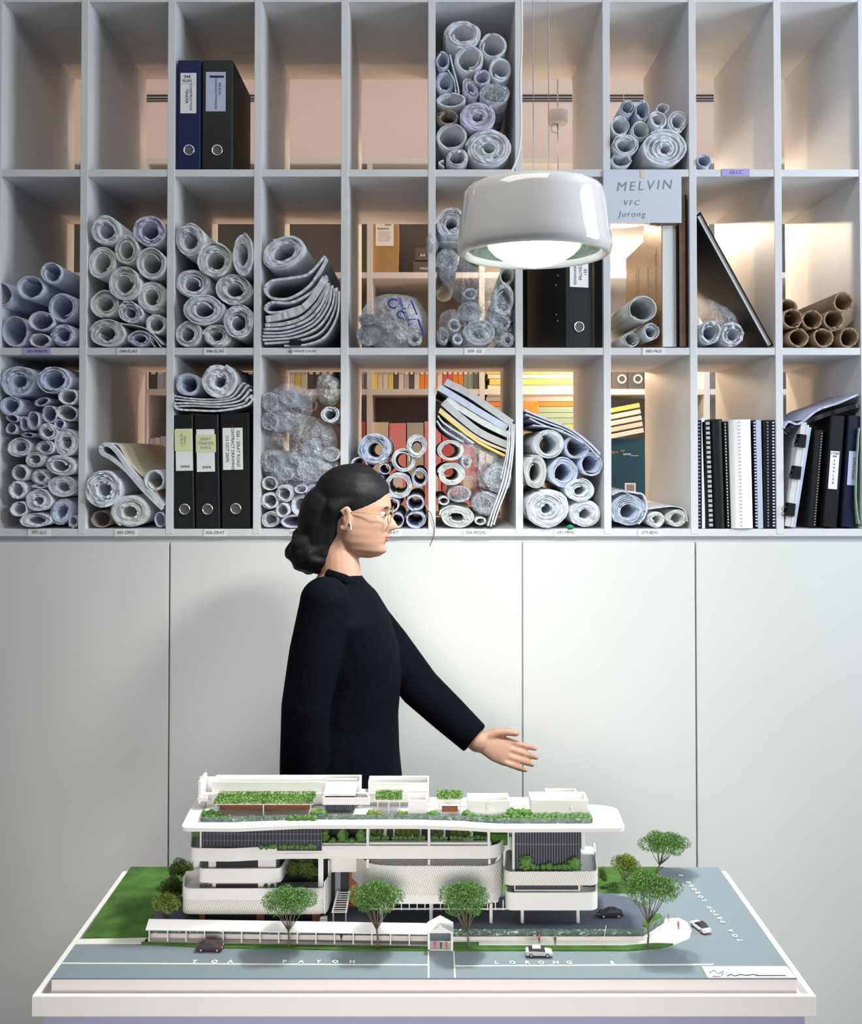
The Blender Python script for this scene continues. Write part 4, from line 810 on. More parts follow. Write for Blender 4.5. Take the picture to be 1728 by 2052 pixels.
# fourth floor band
slab('fourth_floor', [(388,BK),(384,F0+.003),(463,F0+.003),(985,F0+.012),(1010,F0+.05),(1160,F0+.05),(1160,BK)], 1713, .004, 'mod')
band('fourth_floor_band', [(398,BK-.02),(383,F0+.05),(381,F0-.001),(463,F0-.003),(575,F0+.008),(985,F0+.008),(1003,F0+.018),(1012,F0+.045),(1030,F0+.045)], 1699, 1725, r=.010)
bbox('planter', 738, 985, F0+.016, F0+.024, 1688, 1700, 'mod'); bbox('planter', 640, 735, F0+.016, F0+.020, 1690, 1700, 'mod')
# glass floor left
bbox('glazed_wall', 402, 645, F0+.006, BK-.02, 1662, 1705, 'modglass'); bbox('white_fin', 400.5, 403.5, F0+.004, F0+.010, 1662, 1705, 'mod')
q = MB()
for px in list(range(406, 645, 7)): q.box(bx(px)-.0003, bx(px)+.0003, F0+.0052, F0+.006, bz(1699), bz(1662))
for py in (1674, 1687): q.box(bx(404), bx(645), F0+.0052, F0+.006, bz(py)-.0003, bz(py)+.0003)
tag(q.build('mullions', M['mull'], bd, 0, do), kind='stuff')
# middle terrace under roof
bbox('terrace_back_wall', 645, 740, F0+.06, F0+.064, 1655, 1700, 'modblack'); bbox('terrace_back_wall', 740, 930, F0+.05, F0+.054, 1655, 1700, 'mod')
for a, b in ((775, 788), (893, 903), (845, 858)): bbox('terrace_door', a, b, F0+.0485, F0+.050, 1658, 1698, 'modblack')
for px in (737, 860, 980): bbox('terrace_column', px-2.6, px+2.6, F0+.009, F0+.013, 1655, 1700, 'mod')
for a, b in ((948, 977), (984, 1018)): bbox('sloping_lawn', a, b, F0+.035, F0+.07, 1672, 1694, 'lawn')
for a in (946, 1018): bbox('lawn_kerb', a, a+2, F0+.03, F0+.07, 1668, 1694, 'mod')
for px in (619, 655): pass
# middle perforated volume
band('perforated_screen', [(700,F0+.075),(742,F0+.008),(790,F0+.002),(985,F0+.002),(1006,F0+.03),(1009,F0+.06)], 1737, 1795, mk='perf', r=.02); band('screen_base', [(716,F0+.06),(745,F0+.009),(790,F0+.003),(985,F0+.003),(1005,F0+.03),(1008,F0+.06)], 1792, 1813, r=.02, mk='modw' if 'modw' in M else 'mod')
slab('ramp_floor', [(720,BK-.02),(748,F0+.012),(985,F0+.006),(1000,F0+.06),(1000,BK-.02)], 1740, .003, 'mod'); bbox('inner_band', 738, 985, F0+.03, F0+.033, 1727, 1738, 'greypale'); bbox('inner_slot', 738, 985, F0+.06, F0+.062, 1715, 1730, 'modblack')
for px in (737, 860, 981): bbox('floor_column', px-2.6, px+2.6, F0+.012, F0+.016, 1722, 1740, 'mod')
q = MB(); x = 760
q2 = []
for k in range(19):
    px = 757+k*15.8; m = MB().box(bx(px)-.0008, bx(px)+.0008, F0+.012, F0+.016, bz(1831), bz(1812)); m.build('canopy_slat', M['mod'], bd, 0, do)
bbox('canopy_beam', 740, 1050, F0+.013, F0+.015, 1820.5, 1823, 'mod')
slab('undercroft_ceiling', [(750,BK-.02),(750,F0+.02),(1000,F0+.012),(1000,BK-.02)], 1813, .002, 'mod')
# right wing
band('lower_right_band', [(1016,F0+.06),(1012,F0-.004),(1198,F0-.004),(1196,F0+.09)], 1787, 1822, r=.014, th=.003); slab('lower_right_floor', [(1016,BK-.03),(1016,F0),(1195,F0),(1194,F0+.09)], 1819, .004, 'mod', r=.012)
bbox('window_band_wall', 1031, 1163, F0+.006, BK-.03, 1764, 1815, 'mod'); bbox('dark_window', 1033, 1159, F0+.0048, F0+.0062, 1771, 1783, 'modglass')
slab('balcony_floor', [(1014,BK-.03),(1013,F0),(1196,F0),(1190,F0+.11),(1165,F0+.11)], 1750, .005, 'greypale', r=.012)
band('perforated_balcony', [(1014,F0+.06),(1009,F0-.006),(1199,F0-.006),(1193,F0+.112)], 1744, 1771, mk='perf', r=.014)
bbox('glazed_block', 1029, 1164, F0+.012, BK-.02, 1662, 1750, 'modglass'); bbox('corner_post', 1027, 1031.5, F0+.009, F0+.014, 1658, 1750, 'mod'); bbox('head_beam', 1027, 1166, F0+.009, F0+.013, 1658, 1666, 'mod')
q = MB()
for k in range(25): x = bx(1033+k*5.4); q.box(x-.0005, x+.0005, F0+.0105, F0+.012, bz(1748), bz(1666))
q.box(bx(1031), bx(1164), F0+.0102, F0+.012, bz(1697)-.0004, bz(1697)+.0004)
tag(q.build('mullions', M['mull'], bd, 0, do), kind='stuff'); bbox('dark_spandrel', 1055, 1152, F0+.0112, F0+.0119, 1698, 1710, 'modblack')
q = bbox('side_bay', 1165, 1173, F0+.02, F0+.06, 1664, 1704, 'mod', .002)
# roof slab
roofp = [(399,BK+.01),(388,BK-.02),(362,F0-.012),(470,F0-.014),(600,F0-.001),(840,F0-.001),(930,F0-.008),(990,F0-.016),(1254,F0-.014),(1238,F0+.075),(1205,F0+.09)]
slab('roof_slab', roofp, 1653, .006, 'mod', r=.012, bev=.002)
for k, (a, b, Y) in enumerate(((415, 600, .004), (600, 930, .004))): pass
q = MB()
RP = rounded([Vector((p.x, p.y)) for p in P2([(390,F0-.005),(470,F0-.007),(600,F0+.005),(840,F0+.005),(930,F0-.002),(980,F0-.008)])], .02, 4)
L_ = 0; zr = bz(1653)
for a, b in zip(RP[:-1], RP[1:]):
    n = max(1, int((b-a).length/.003))
    for i in range(n):
        p = a.lerp(b, i/n); q.box(p.x-.0007, p.x+.0007, p.y-.0015, p.y+.0015, zr, zr+.0002)
tag(q.build('drain_slots', M['mull'], bd, 0, do), kind='stuff')
# roof gardens
def rz(py, Y): return W(855, py, Y).z
GP = [(412,BK-.04),(402,F0+.012),(470,F0+.012),(600,F0+.024),(840,F0+.024),(930,F0+.018),(1000,F0+.006),(1188,F0+.006),(1180,F0+.05)]
def bandz(name, pts, z0, z1, th, mk, r=.006):
    P = rounded([Vector((p.x, p.y)) for p in P2(pts)], r); n = len(P); R_ = []
    for i, p in enumerate(P):
        t = (P[min(i+1, n-1)]-P[max(i-1, 0)]).normalized(); q = p+Vector((-t.y, t.x))*th
        R_.append([(p.x, p.y, z0), (p.x, p.y, z1), (q.x, q.y, z1), (q.x, q.y, z0)])
    return MB().loft(R_, True, False).build(name, M[mk], bd, 0, do)
bandz('glass_balustrade', GP, zr, zr+.008, .0008, 'fence')
bandz('hedge_strip', [(a, Y+.002) for a, Y in GP[1:-1]], zr, zr+.005, .005, 'leafd')
def shrub(px, Y, z, r, mk, name='shrub', sc=(1, 1, .9)):
    key = (mk,); 
    if key not in SH:
        m = MB(); m.ell((0, 0, 0), .8, .8, .8, 10, 8, .5, 3); Q = random.Random(3)
        for _ in range(420):
            d_ = Vector((Q.gauss(0, 1), Q.gauss(0, 1), Q.gauss(0, 1))).normalized(); c_ = d_*Q.uniform(.7, 1.05)*(1+.25*noise.noise(d_*2.5)); a_ = Vector((Q.gauss(0, 1), Q.gauss(0, 1), Q.gauss(0, 1))).normalized()*Q.uniform(.1, .2); b_ = a_.cross(d_).normalized()*.11
            m.add([c_-a_, c_-b_, c_+a_, c_+b_], [(0, 1, 2, 3)])
        SH[key] = m.build(name, M[mk], bd); o = SH[key]
    else: o = SH[key].copy(); COL.objects.link(o)
    o.parent = bd; o.location = Vector((bx(px, Y), Y, z+r*.8))-do; o.scale = (r*sc[0], r*sc[1], r*sc[2]); o.rotation_euler = (0, 0, px*1.7); return o
SH = {}; R = random.Random(5)
def srow(x0, x1, step, Y, z, r, mk):
    x = x0
    while x <= x1: shrub(x+R.uniform(-2, 2), Y+R.uniform(-.002, .002), z, r*R.uniform(.8, 1.2), mk); x += step
srow(412, 632, 8, F0+.022, zr, .0042, 'leaf'); srow(412, 440, 7, F0+.035, zr, .006, 'leaf'); srow(632, 646, 6, F0+.034, zr, .0075, 'vine')
srow(948, 1186, 9, F0+.015, zr, .0045, 'leaf'); srow(940, 1186, 9, F0+.024, zr, .005, 'leaf'); srow(1025, 1065, 9, F0+.034, zr, .0065, 'leaf'); srow(1022, 1060, 9, F0+.045, zr, .0065, 'leaf')
srow(744, 760, 7, F0+.034, zr, .006, 'leafy'); srow(802, 814, 7, F0+.034, zr, .006, 'leafy'); srow(860, 873, 6, F0+.032, zr, .0065, 'leaf'); srow(930, 938, 6, F0+.034, zr, .0065, 'leaf')
srow(524, 640, 9, F0+.0035, bz(1703), .0042, 'leaf'); srow(742, 980, 9, F0+.016, bz(1690), .0035, 'leaf')
for px, r in ((649, .011), (687, .011), (724, .011)): shrub(px, F0+.03, bz(1701), r, 'leaf', sc=(.8, .8, 1.2))
for px, r in ((667, .006), (706, .006), (697, .005)): shrub(px, F0+.02, bz(1701), r, 'leaf')
for px in (750, 762, 798, 808, 820, 834, 868, 882, 910, 922, 935): shrub(px, F0+.028, bz(1690), .009, 'leafd', sc=(.7, .6, 1.4))
shrub(1054, F0+.004, bz(1744), .0125, 'leaf'); shrub(1151, F0+.004, bz(1744), .0115, 'leaf')
for px, r in ((1069, .005), (1077, .004), (1089, .005), (1101, .0065), (1113, .004), (1122, .005), (1132, .006), (1140, .006)): shrub(px, F0+.003, bz(1744), r, 'leaf')
for px in (1020, 1024, 1172, 1180, 1188): shrub(px, F0+.02, bz(1788), .005, 'leafd')
for px in (404, 412, 420, 532, 545): shrub(px, F0+.006, bz(1783), .0035, 'leafd')
for px in (392, 398): shrub(px, F0+.05, bz(1702), .007, 'leaf')
for px, py, r in ((590, 1772, .013), (612, 1772, .016), (625, 1778, .013), (600, 1740, .013)): shrub(px, F0+.035, bz(py), r, 'leafd')
# trellises
def trellis(x0, x1, Y0, Y1, py, seed):
    z = rz(py, Y0); e0, e1 = bx(x0, Y0), bx(x1, Y0); R = random.Random(seed)
    MB().box(e0, e1, Y0, Y1, z-.0015, z).build('trellis_slab', M['mod'], bd, 0, do)
    for x in (e0+.004, (e0+e1)/2, e1-.004): MB().box(x-.001, x+.001, Y0+.003, Y0+.005, zr, z-.0015).build('trellis_post', M['mod'], bd, 0, do)
    m = MB()
    for k in range(int((e1-e0)*(Y1-Y0)*9e5*1.1)):
        c = Vector((R.uniform(e0, e1), R.uniform(Y0-.001, Y1), z+R.uniform(.0, .0035))); a = Vector((R.uniform(-1, 1), R.uniform(-1, 1), R.uniform(-.5, 1))).normalized(); b = a.cross(Vector((R.random(), R.random(), R.random()))).normalized()
        s = R.uniform(.0008, .0018); m.add([c-a*s, c+b*s*.7, c+a*s, c-b*s*.7], [(0, 1, 2, 3)])
    tag(m.build('trellis_vines', M['vine'], bd, 0, do), kind='stuff')
trellis(427, 627, F0+.034, F0+.085, 1611, 1); trellis(752, 806, F0+.040, F0+.078, 1603, 2); trellis(876, 928, F0+.040, F0+.078, 1602, 3)
bbox('garden_bench_wall', 440, 620, F0+.06, F0+.063, 1606, 1622, 'rust'); bbox('garden_planter', 886, 918, F0+.036, F0+.046, 1619, 1627, 'rust')
# roof structures: open topped boxes
def tray(name, x0, x1, Y0, Y1, pyt, th=.0025, zb=None, fr=1):
    a, b = bx(x0, Y0), bx(x1, Y0); zt = rz(pyt, Y0); z0 = zb if zb else zr; m = MB()
    if fr: m.box(a, b, Y0, Y0+th, z0, zt)
    m.box(a, b, Y1-th, Y1, z0, zt); m.box(a, a+th, Y0+th*fr, Y1-th, z0, zt); m.box(b-th, b, Y0+th*fr, Y1-th, z0, zt); m.box(a+th, b-th, Y0+th, Y1-th, z0, z0+.002)
    return m.build(name, M['mod'], bd, 0, do)
zc = rz(1610, F0+.085)
tray('long_roof_tank', 424, 722, F0+.085, F0+.122, 1567, zb=zc+.002); bbox('plant_room', 440, 650, F0+.09, F0+.12, 1590, 1612, 'mod')
tray('right_roof_tank', 738, 860, F0+.085, F0+.122, 1569, zb=zc+.002); bbox('plant_room', 720, 855, F0+.09, F0+.118, 1592, 1614, 'greypale')
bbox('roof_fin', 397, 402, F0+.075, F0+.122, 1566, 1610, 'mod'); bbox('rear_screen', 399, 430, F0+.119, F0+.122, 1557, 1600, 'mod'); bbox('roof_sign_block', 655, 716, F0+.100, F0+.104, 1561, 1574, 'mod')
bbox('small_roof_unit', 400, 415, F0+.07, F0+.082, 1598, 1606, 'mod'); bbox('roof_ledge', 402, 855, F0+.078, F0+.086, 1590, 1594, 'mod')
bbox('glazed_room', 652, 711, F0+.05, F0+.085, 1594, 1624, 'modglass'); q = MB()
for k in range(14): x = bx(653+k*4.3, F0+.05); q.box(x-.0003, x+.0003, F0+.0492, F0+.05, rz(1622, F0+.05), rz(1595, F0+.05))
tag(q.build('mullions', M['mull'], bd, 0, do), kind='stuff'); bbox('room_canopy', 648, 712, F0+.04, F0+.086, 1590, 1595, 'mod')
band('roof_balcony', [(650,F0+.05),(645,F0+.030),(742,F0+.030),(738,F0+.05)], 1612, 1626, r=.003)
tray('stair_box', 818, 857, F0+.032, F0+.065, 1604); tray('roof_trough', 938, 1022, F0+.038, F0+.075, 1605); tray('roof_trough', 1065, 1180, F0+.034, F0+.075, 1604); bbox('rear_parapet', 860, 1168, F0+.082, F0+.085, 1599, 1612, 'mod')
tray('frame_box', 1096, 1158, F0+.09, F0+.115, 1590); bbox('bollard', 976, 980, F0+.022, F0+.025, 1616, 1628, 'mod'); bbox('bollard', 1144, 1147, F0+.022, F0+.025, 1618, 1626, 'mod')
# entrance stair louvres
A = G(678, 1852, Z0)
e = empty('louvred_ramp_roof', A, 'sloping white louvred ramp roof behind the covered walkway', 'canopy')
MB().add([(-.011, 0, .018), (-.008, 0, .018), (-.003, .045, .034), (-.006, .045, .034)], [(0, 1, 2, 3)]).add([(.011, 0, .018), (.014, 0, .018), (.016, .045, .034), (.013, .045, .034)], [(0, 1, 2, 3)]).add([(-.009, .0, .018), (.012, 0, .018), (.012, .002, .0185), (-.009, .002, .0185)], [(0, 1, 2, 3)]).build('side_rail', M['mod'], e)
for k in range(9):
    t = k/9; MB().box(-.0095+.005*t, .0125+.0025*t, .004+.041*t, .0062+.041*t, .0185+.0152*t, .0192+.0152*t).build('louvre', M['mod'], e)
for x in (-.008, .012): MB().box(x-.001, x+.001, .001, .003, 0, .018).build('post', M['mod'], e)
p = G(648, 1856, Z0+.0016); o = MB().box(-.0055, .0055, 0, .01, 0, .012).build('service_box', M['mod']); o.location = p; tag(o, 'small white box unit beside louvred ramp roof', 'box')
# ------------------------------------------------------------------ model trees
def tree(px, py, cx, cy, rx, ry, mk, label, group='model trees', trunk=True, n=9500, seed=0, flat=.55):
    b = G(px, py, Z0+.001); R = random.Random(seed+px); s = SC(b.y)
    e = empty('model_tree', b, label, 'tree', group); c = W(cx, cy, b.y)-b; ax, az = rx*s, ry*s; ay = ax*.8
    blobs = []
    for k in range(13):
        a = 2*PI*k/13*2.4; rr = math.sqrt((k+.5)/13)*.68
        blobs.append((c+Vector((math.cos(a)*rr*ax, math.sin(a)*rr*ay, az*(.30-rr*rr*.75)+R.uniform(-.12, .12)*az)), R.uniform(.32, .44)*ax, R.uniform(.36, .5)*az))
    m = MB()
    for k in range(n):
        bc, br, bh = R.choice(blobs); d = Vector((R.gauss(0, 1), R.gauss(0, 1), R.gauss(0, 1))).normalized()*R.uniform(.65, 1.03)
        p = bc+Vector((d.x*br, d.y*br, d.z*bh)); a = Vector((R.uniform(-1, 1), R.uniform(-1, 1), R.uniform(-1, 1))).normalized(); q = a.cross(Vector((R.random(), R.random(), R.random()+.1))).normalized()
        w = R.uniform(.0008, .0016); m.add([p-a*w, p+q*w*.7, p+a*w, p-q*w*.7], [(0, 1, 2, 3)])
    tag(m.build('foliage', M[mk], e), kind='stuff')
    if trunk:
        m = MB(); fork = Vector((c.x*.4, 0, (c.z-az)*.62)); m.tube([(0, 0, -.001), fork*.5+Vector((.001, 0, 0)), fork], [.0020, .0016, .0013], 7)
        for k, (bc, br, bh) in enumerate(blobs):
            mid = fork.lerp(bc, .5)+Vector((0, 0, -.004)); m.tube([fork, mid, bc], [.0008, .0006, .0004], 5)
        m.build('trunk', M['bark'], e)
    return e
tree(578, 1897, 578, 1808, 60, 38, 'leaf', 'green model tree, leftmost in front of the walkway roof', seed=1)
tree(757, 1898, 752, 1797, 58, 44, 'leaf', 'green model tree in front of the walkway, left of gabled shelter', seed=2)
tree(940, 1899, 928, 1803, 57, 44, 'leaf', 'green model tree just right of the gabled shelter', seed=3)
tree(1298, 1898, 1302, 1783, 68, 38, 'leaf', 'widest green model tree at the curved street corner', seed=4)
tree(1316, 1750, 1331, 1692, 54, 31, 'leaf', 'green model tree at the far right rear by the side road', seed=5)
tree(1247, 1772, 1254, 1734, 30, 28, 'leafy', 'yellow-green bushy model tree between building and far tree', seed=6, n=5000)
tree(340, 1858, 330, 1810, 30, 28, 'leafy', 'light green model tree at left end of the walkway roof', seed=7, n=5000)
tree(352, 1808, 347, 1780, 30, 27, 'leafd', 'dark olive model tree left of the building, middle one', seed=8, n=5000, trunk=False)
tree(366, 1778, 362, 1745, 29, 30, 'leafd', 'dark olive model tree left of the building, rearmost one', seed=9, n=5000, trunk=False)
tree(1207, 1778, 1207, 1757, 12, 24, 'leafd', 'narrow dark model shrub behind right balcony corner', seed=10, n=500, trunk=False)
tree(1232, 1784, 1230, 1776, 22, 9, 'leafd', 'low dark model hedge behind the black car', seed=11, n=500, trunk=False)
# ------------------------------------------------------------------ model cars
def car(px, py, rz, mk, label, L=.040, sport=0):
    b = G(px, py, Z0+(.0018 if py < 1850 and px < 1300 else .0006)); e = empty('model_car', b, label, 'car', 'model cars', (0, 0, rz)); k = L/4.5; w = .88*k
    prof = [(-2.25, .3), (-2.25, .75), (-2.1, .95), (-1.2, 1.0), (1.0, .95), (2.0, .8), (2.25, .6), (2.25, .3)]
    def sec(pr, ws, nm, m_, par):
        rings = []
        for y, sc in ws: rings.append([(x*k*(1 if abs(y) < w*.9 else .985), y, (z*k) if sc == 1 else (.3+(z-.3)*sc)*k) for x, z in pr])
        return MB().loft(rings, True, False).build(nm, m_, par, .0004)
    sec(prof, ((-w, .93), (-w*.85, 1), (w*.85, 1), (w, .93)), 'body', M[mk], e)
    cab_ = [(-1.75, .95), (-1.05, 1.38), (.25, 1.40), (1.05, .93)]
    MB().loft([[(x*k, y*(w*.95 if z < 1 else w*.72), z*k) for x, z in cab_] for y in (-1, 1)], True, False).build('windows', M['carglass'], e)
    rf = [(-1.12, 1.36), (-1.0, 1.43), (.2, 1.44), (.32, 1.37)]
    MB().loft([[(x*k, y*w*.73, z*k) for x, z in rf] for y in (-1, 1)], True, False).build('roof', M['carblack' if mk == 'carwhite' else mk], e)
    for x in (-1.35, 1.4):
        for y in (-1, 1):
            q = MB().lathe([(.0001, -.001), (.33*k, -.001), (.33*k, .001), (.0001, .001)], n=16).build('wheel', M['tire'], e); q.rotation_euler = (PI/2, 0, 0); q.location = (x*k, y*w*.93, .32*k)
            h = MB().lathe([(.0001, -.0012), (.18*k, -.0012), (.18*k, .0012), (.0001, .0012)], n=12).build('hub', M['silver'], q)
    for y in (-.6, .6): MB().box(-2.27*k, -2.2*k, y*w-.0012, y*w+.0012, .68*k, .8*k).build('tail_light', M['red'], e); MB().box(2.14*k, 2.24*k, y*w-.0012, y*w+.0012, .62*k, .72*k).build('headlight', M['label'], e)
car(421, 1903, -.02, 'maroon', 'small dark maroon model car on the front road'); car(1080, 1914, -.03, 'silver', 'small silver model car beside the grass verge'); car(1223, 1836, PI+.03, 'carblack', 'small black model car on the driveway right of building')
car(1404, 1862, PI/2+.35, 'carwhite', 'small white model car with black roof on side road', .037)
# ------------------------------------------------------------------ scale figures
def fig(px, py, top, leg, label, h=.0135):
    b = G(px, py, Z0+.0018); e = empty('scale_figure', b, label, 'figurine', 'scale figures'); k = h/1.7
    q = MB()
    for s_ in (-1, 1): q.limb([(s_*.1*k, 0, .05*k), (s_*.09*k, 0, .45*k), (s_*.07*k, 0, .85*k)], [.06*k, .07*k, .09*k], 6)
    q.build('legs', M[leg], e); q = MB(); q.limb([(0, 0, .88*k), (0, 0, 1.15*k), (0, 0, 1.36*k)], [.14*k, .15*k, .15*k], 8)
    for s_ in (-1, 1): q.limb([(s_*.17*k, 0, 1.36*k), (s_*.23*k, -.02*k, 1.08*k), (s_*.2*k, -.12*k, .85*k)], [.06*k, .05*k, .04*k], 6)
    q.build('torso', M[top], e); q = MB(); q.ell((0, 0, 1.6*k), .1*k, .11*k, .13*k, 8, 6); q.build('head', M['skin'], e)
fig(1081, 1889, 'red', 'navy', 'tiny figure in red top on the footpath'); fig(1113, 1893, 'greyd', 'greyd', 'tiny dark figure on the footpath right of red one')
fig(1340, 1846, 'tealc', 'red', 'tiny figure in teal at rear of the round corner pavement'); fig(1360, 1862, 'red', 'navy', 'tiny figure in red at middle of round corner pavement')
fig(872, 1902, 'red', 'red', 'leftmost tiny red figure inside the gabled shelter'); fig(884, 1902, 'greyd', 'navy', 'tiny dark figure between two red ones in shelter'); fig(895, 1903, 'red', 'red', 'rightmost tiny red figure inside the gabled shelter')
fig(684, 1886, 'maroon', 'greyd', 'tiny dim figure under the walkway roof')
q = MB(); A = G(1206, 1895, Z0+.002); q.tube([A, A+Vector((.004, 0, .012)), A+Vector((.007, 0, .030))], [.0004, .0004, .0004], 5); tag(q.build('model_street_lamp', M['label']), 'thin white model lamp post by the long footpath', 'lamp post')
# ------------------------------------------------------------------ walking woman
PY = -.45
def pp(px, py, Y=PY): return W(px, py, Y)
root = empty('person', (pp(700, 1400).x, PY, 0), 'person walking right in black coat, black hair in low bun, glasses', 'person')
po = root.location
body = MB(); coat = MB()
# head: rings along the height with a face profile, local frame then tilted
HC = pp(716, 1026); hs = .104            # half height of the head
def prof(t):   # t from -1 chin to 1 crown : front, back, half width
    pts = [(-1, .40, -.10, .16), (-.93, .60, -.02, .28), (-.8, .70, .15, .42), (-.6, .71, .50, .52), (-.4, .72, .72, .58), (-.2, .74, .84, .62), (0, .73, .90, .65), (.2, .74, .93, .68), (.4, .72, .93, .69), (.6, .63, .86, .64), (.8, .43, .68, .50), (.93, .22, .42, .30), (1, .03, .10, .06)]
    for a, b in zip(pts[:-1], pts[1:]):
        if t <= b[0]:
            k = (t-a[0])/(b[0]-a[0]); k = k*k*(3-2*k)*.5+k*.5; return [a[i]+(b[i]-a[i])*k for i in (1, 2, 3)]
    return pts[-1][1:]
def g(x, c, s): return math.exp(-((x-c)/s)**2)
def headpt(t, th, grow=0):
    f, bk, w = prof(t); c, s = math.cos(th), math.sin(th)
    x = (f if c > 0 else bk)*c*1.0; y = w*s*(1 if c < 0 else (1-.10*c)); a = th if th <= PI else th-2*PI
    if c > 0 and grow == 0:
        x += (.19*g(t, -.27, .085)+.14*g(t, -.16, .10)+.07*g(t, -.02, .10))*g(a, 0, .17)        # nose
        x += .055*g(t, -.46, .05)*g(a, 0, .34)+.05*g(t, -.56, .05)*g(a, 0, .30)-.035*g(t, -.51, .018)*g(a, 0, .32)  # lips
        x += .07*g(t, -.80, .12)*g(a, 0, .40)-.03*g(t, -.66, .05)*g(a, 0, .4)                  # chin
        x -= .085*(g(a, .42, .22)+g(a, -.42, .22))*g(t, .03, .11); x -= .035*g(t, .06, .06)*g(a, 0, .2)  # eye sockets, nose bridge
        x += .035*g(t, .20, .07)*g(abs(a), .35, .35)
        x += .04*(g(a, .75, .3)+g(a, -.75, .3))*g(t, -.18, .16)
    k = 1+grow
    return Vector((x*k, y*k, t*(1+grow*.7)))
tilt = Matrix.Rotation(math.radians(6), 3, 'Y') @ Matrix.Rotation(math.radians(-4), 3, 'Z')
def hw(v): return HC+tilt @ (Vector(v)*hs)
NR, NA = 60, 64
body.loft([[hw(headpt(-1+2*i/NR, 2*PI*k/NA)) for k in range(NA)] for i in range(NR+1)])
# neck
body.limb([hw((-.28, 0, -.35)), hw((-.36, 0, -.85)), pp(682, 1150), pp(672, 1190)], [.050, .047, .050, .062], 20)
# ears
for s_ in (-1, 1):
    e_ = []
    for k in range(15):
        a = -PI*.75+k/14*PI*1.6; e_.append(hw((-.14+.13*math.cos(a)*.75-.04, s_*(.665+.05*math.sin(a*.5)), -.12+.25*math.sin(a))))
    body.tube(e_, [.0045+.0015*math.sin(k/14*PI) for k in range(15)], 8); body.ell(hw((-.15, s_*.64, -.12)), .010, .006, .018, 10, 8)
# torso, legs in the body
def ring(c, rx, ry, n=28, p=2.2):
    return [(c.x+rx*abs(math.cos(a))**(2/p)*(1 if math.cos(a) > 0 else -1), c.y+ry*abs(math.sin(a))**(2/p)*(1 if math.sin(a) > 0 else -1), c.z) for a in [2*PI*k/n for k in range(n)]]
T_ = [(640,735,1165,.06),(632,748,1185,.13),(622,770,1220,.165),(612,790,1290,.15),(608,792,1360,.135),(602,788,1430,.13),(594,792,1500,.15),(588,798,1580,.165),(592,790,1640,.16)]
body.loft([ring(pp((a+b)/2, y), (b-a)/2*SC(PY)*.92, ry*.92) for a, b, y, ry in T_[::-1]])
hip = pp(690, 1610)
kneeR, ankR = Vector((hip.x+.10, PY-.09, .47)), Vector((hip.x-.02, PY-.09, .09)); kneeL, ankL = Vector((hip.x+.16, PY+.09, .50)), Vector((hip.x+.30, PY+.09, .09))
for hy, kn, an_ in ((-.085, kneeR, ankR), (.085, kneeL, ankL)):
    body.limb([Vector((hip.x, PY+hy, hip.z)), kn, an_], [.085, .055, .036], 18); body.limb([an_-Vector((.03, 0, .03)), an_+Vector((.11, 0, -.058))], [.034, .024], 14)
# arms and hands
sR, eR, wR = pp(652, 1205, PY-.17), pp(613, 1415, PY-.19), pp(600, 1660, PY-.15)
sL, eL, wL = pp(715, 1212, PY+.15), pp(842, 1378, PY+.10), pp(958, 1486, PY+.05)
body.limb([sR, eR, wR], [.048, .038, .026], 16); body.limb([sL, eL, wL], [.048, .038, .026], 16)
def hand(w, d, up, side, spread=1, hsz=.88):
    d = d.normalized(); up = (up-d*up.dot(d)).normalized(); n = d.cross(up).normalized()  # palm plane d,up ; n normal
    q = lambda a, b, c=0: w+(d*a+up*b+n*c)*hsz
    body.loft([[q(a, hb*math.cos(2*PI*k/16), hc*math.sin(2*PI*k/16)) for k in range(16)] for a, hb, hc in ((-.01, .022, .020), (.015, .026, .017), (.05, .036, .014), (.085, .038, .012), (.092, .034, .009))])
    for i, (b0, L, r) in enumerate(((.029, .066, .0078), (.010, .075, .0082), (-.009, .070, .0078), (-.027, .056, .0070))):
        sp = (b0)*.35*spread; cu = .010+.004*i
        body.limb([q(.075, b0), q(.088+L*.35, b0+sp*.4, cu*.35), q(.088+L*.7, b0+sp*.75, cu*1.1), q(.088+L*.95, b0+sp*.9, cu*2.2)], [r*1.1, r, r*.88, r*.72], 10)
    body.limb([q(.012, .016), q(.040, .038, .008), q(.068, .050, .016), q(.090, .053, .022)], [.014, .0115, .0095, .0078], 10)
hand(wL, Vector((1, -.1, -.34)), Vector((.3, .35, 1)), 1, .4); hand(wR, Vector((.12, 0, -1)), Vector((1, .1, 0)), 1, .5)
body.build('body', M['skin'], root, 0, po, .0032)
# coat with sleeves
coat.loft([ring(pp((a+b)/2, y), (b-a)/2*SC(PY), ry) for a, b, y, ry in [(568,822,1730,.21),(572,816,1640,.20),(576,806,1560,.19),(582,800,1500,.175),(590,798,1430,.155),(597,804,1360,.158),(601,800,1300,.17),(610,779,1230,.185),(624,755,1190,.15),(645,735,1168,.085),(652,722,1150,.062)]])
coat.ell(sR, .056, .056, .054, 20, 14); coat.ell(sL, .054, .054, .052, 20, 14); coat.tube([sR, sR.lerp(eR, .5), eR, eR.lerp(wR, .5), wR+Vector((0, 0, .02))], [.055, .058, .053, .050, .043], 20)
coat.tube([sL, sL.lerp(eL, .5), eL, eL.lerp(wL, .5), wL-(wL-eL)*.05], [.053, .055, .051, .046, .040], 20)
co = coat.build('coat', M['coat'], root, 0, po, .005)
q = MB(); q.tube([pp(655, 1150, PY-.055), pp(690, 1162, PY-.068), pp(725, 1180, PY-.045), pp(742, 1195, PY)], [.012, .013, .011, .008], 10); q.tube([pp(655, 1150, PY+.055), pp(690, 1162, PY+.068), pp(725, 1180, PY+.045), pp(742, 1195, PY)], [.012, .013, .011, .008], 10); q.build('collar', M['coat'], root, 0, po)
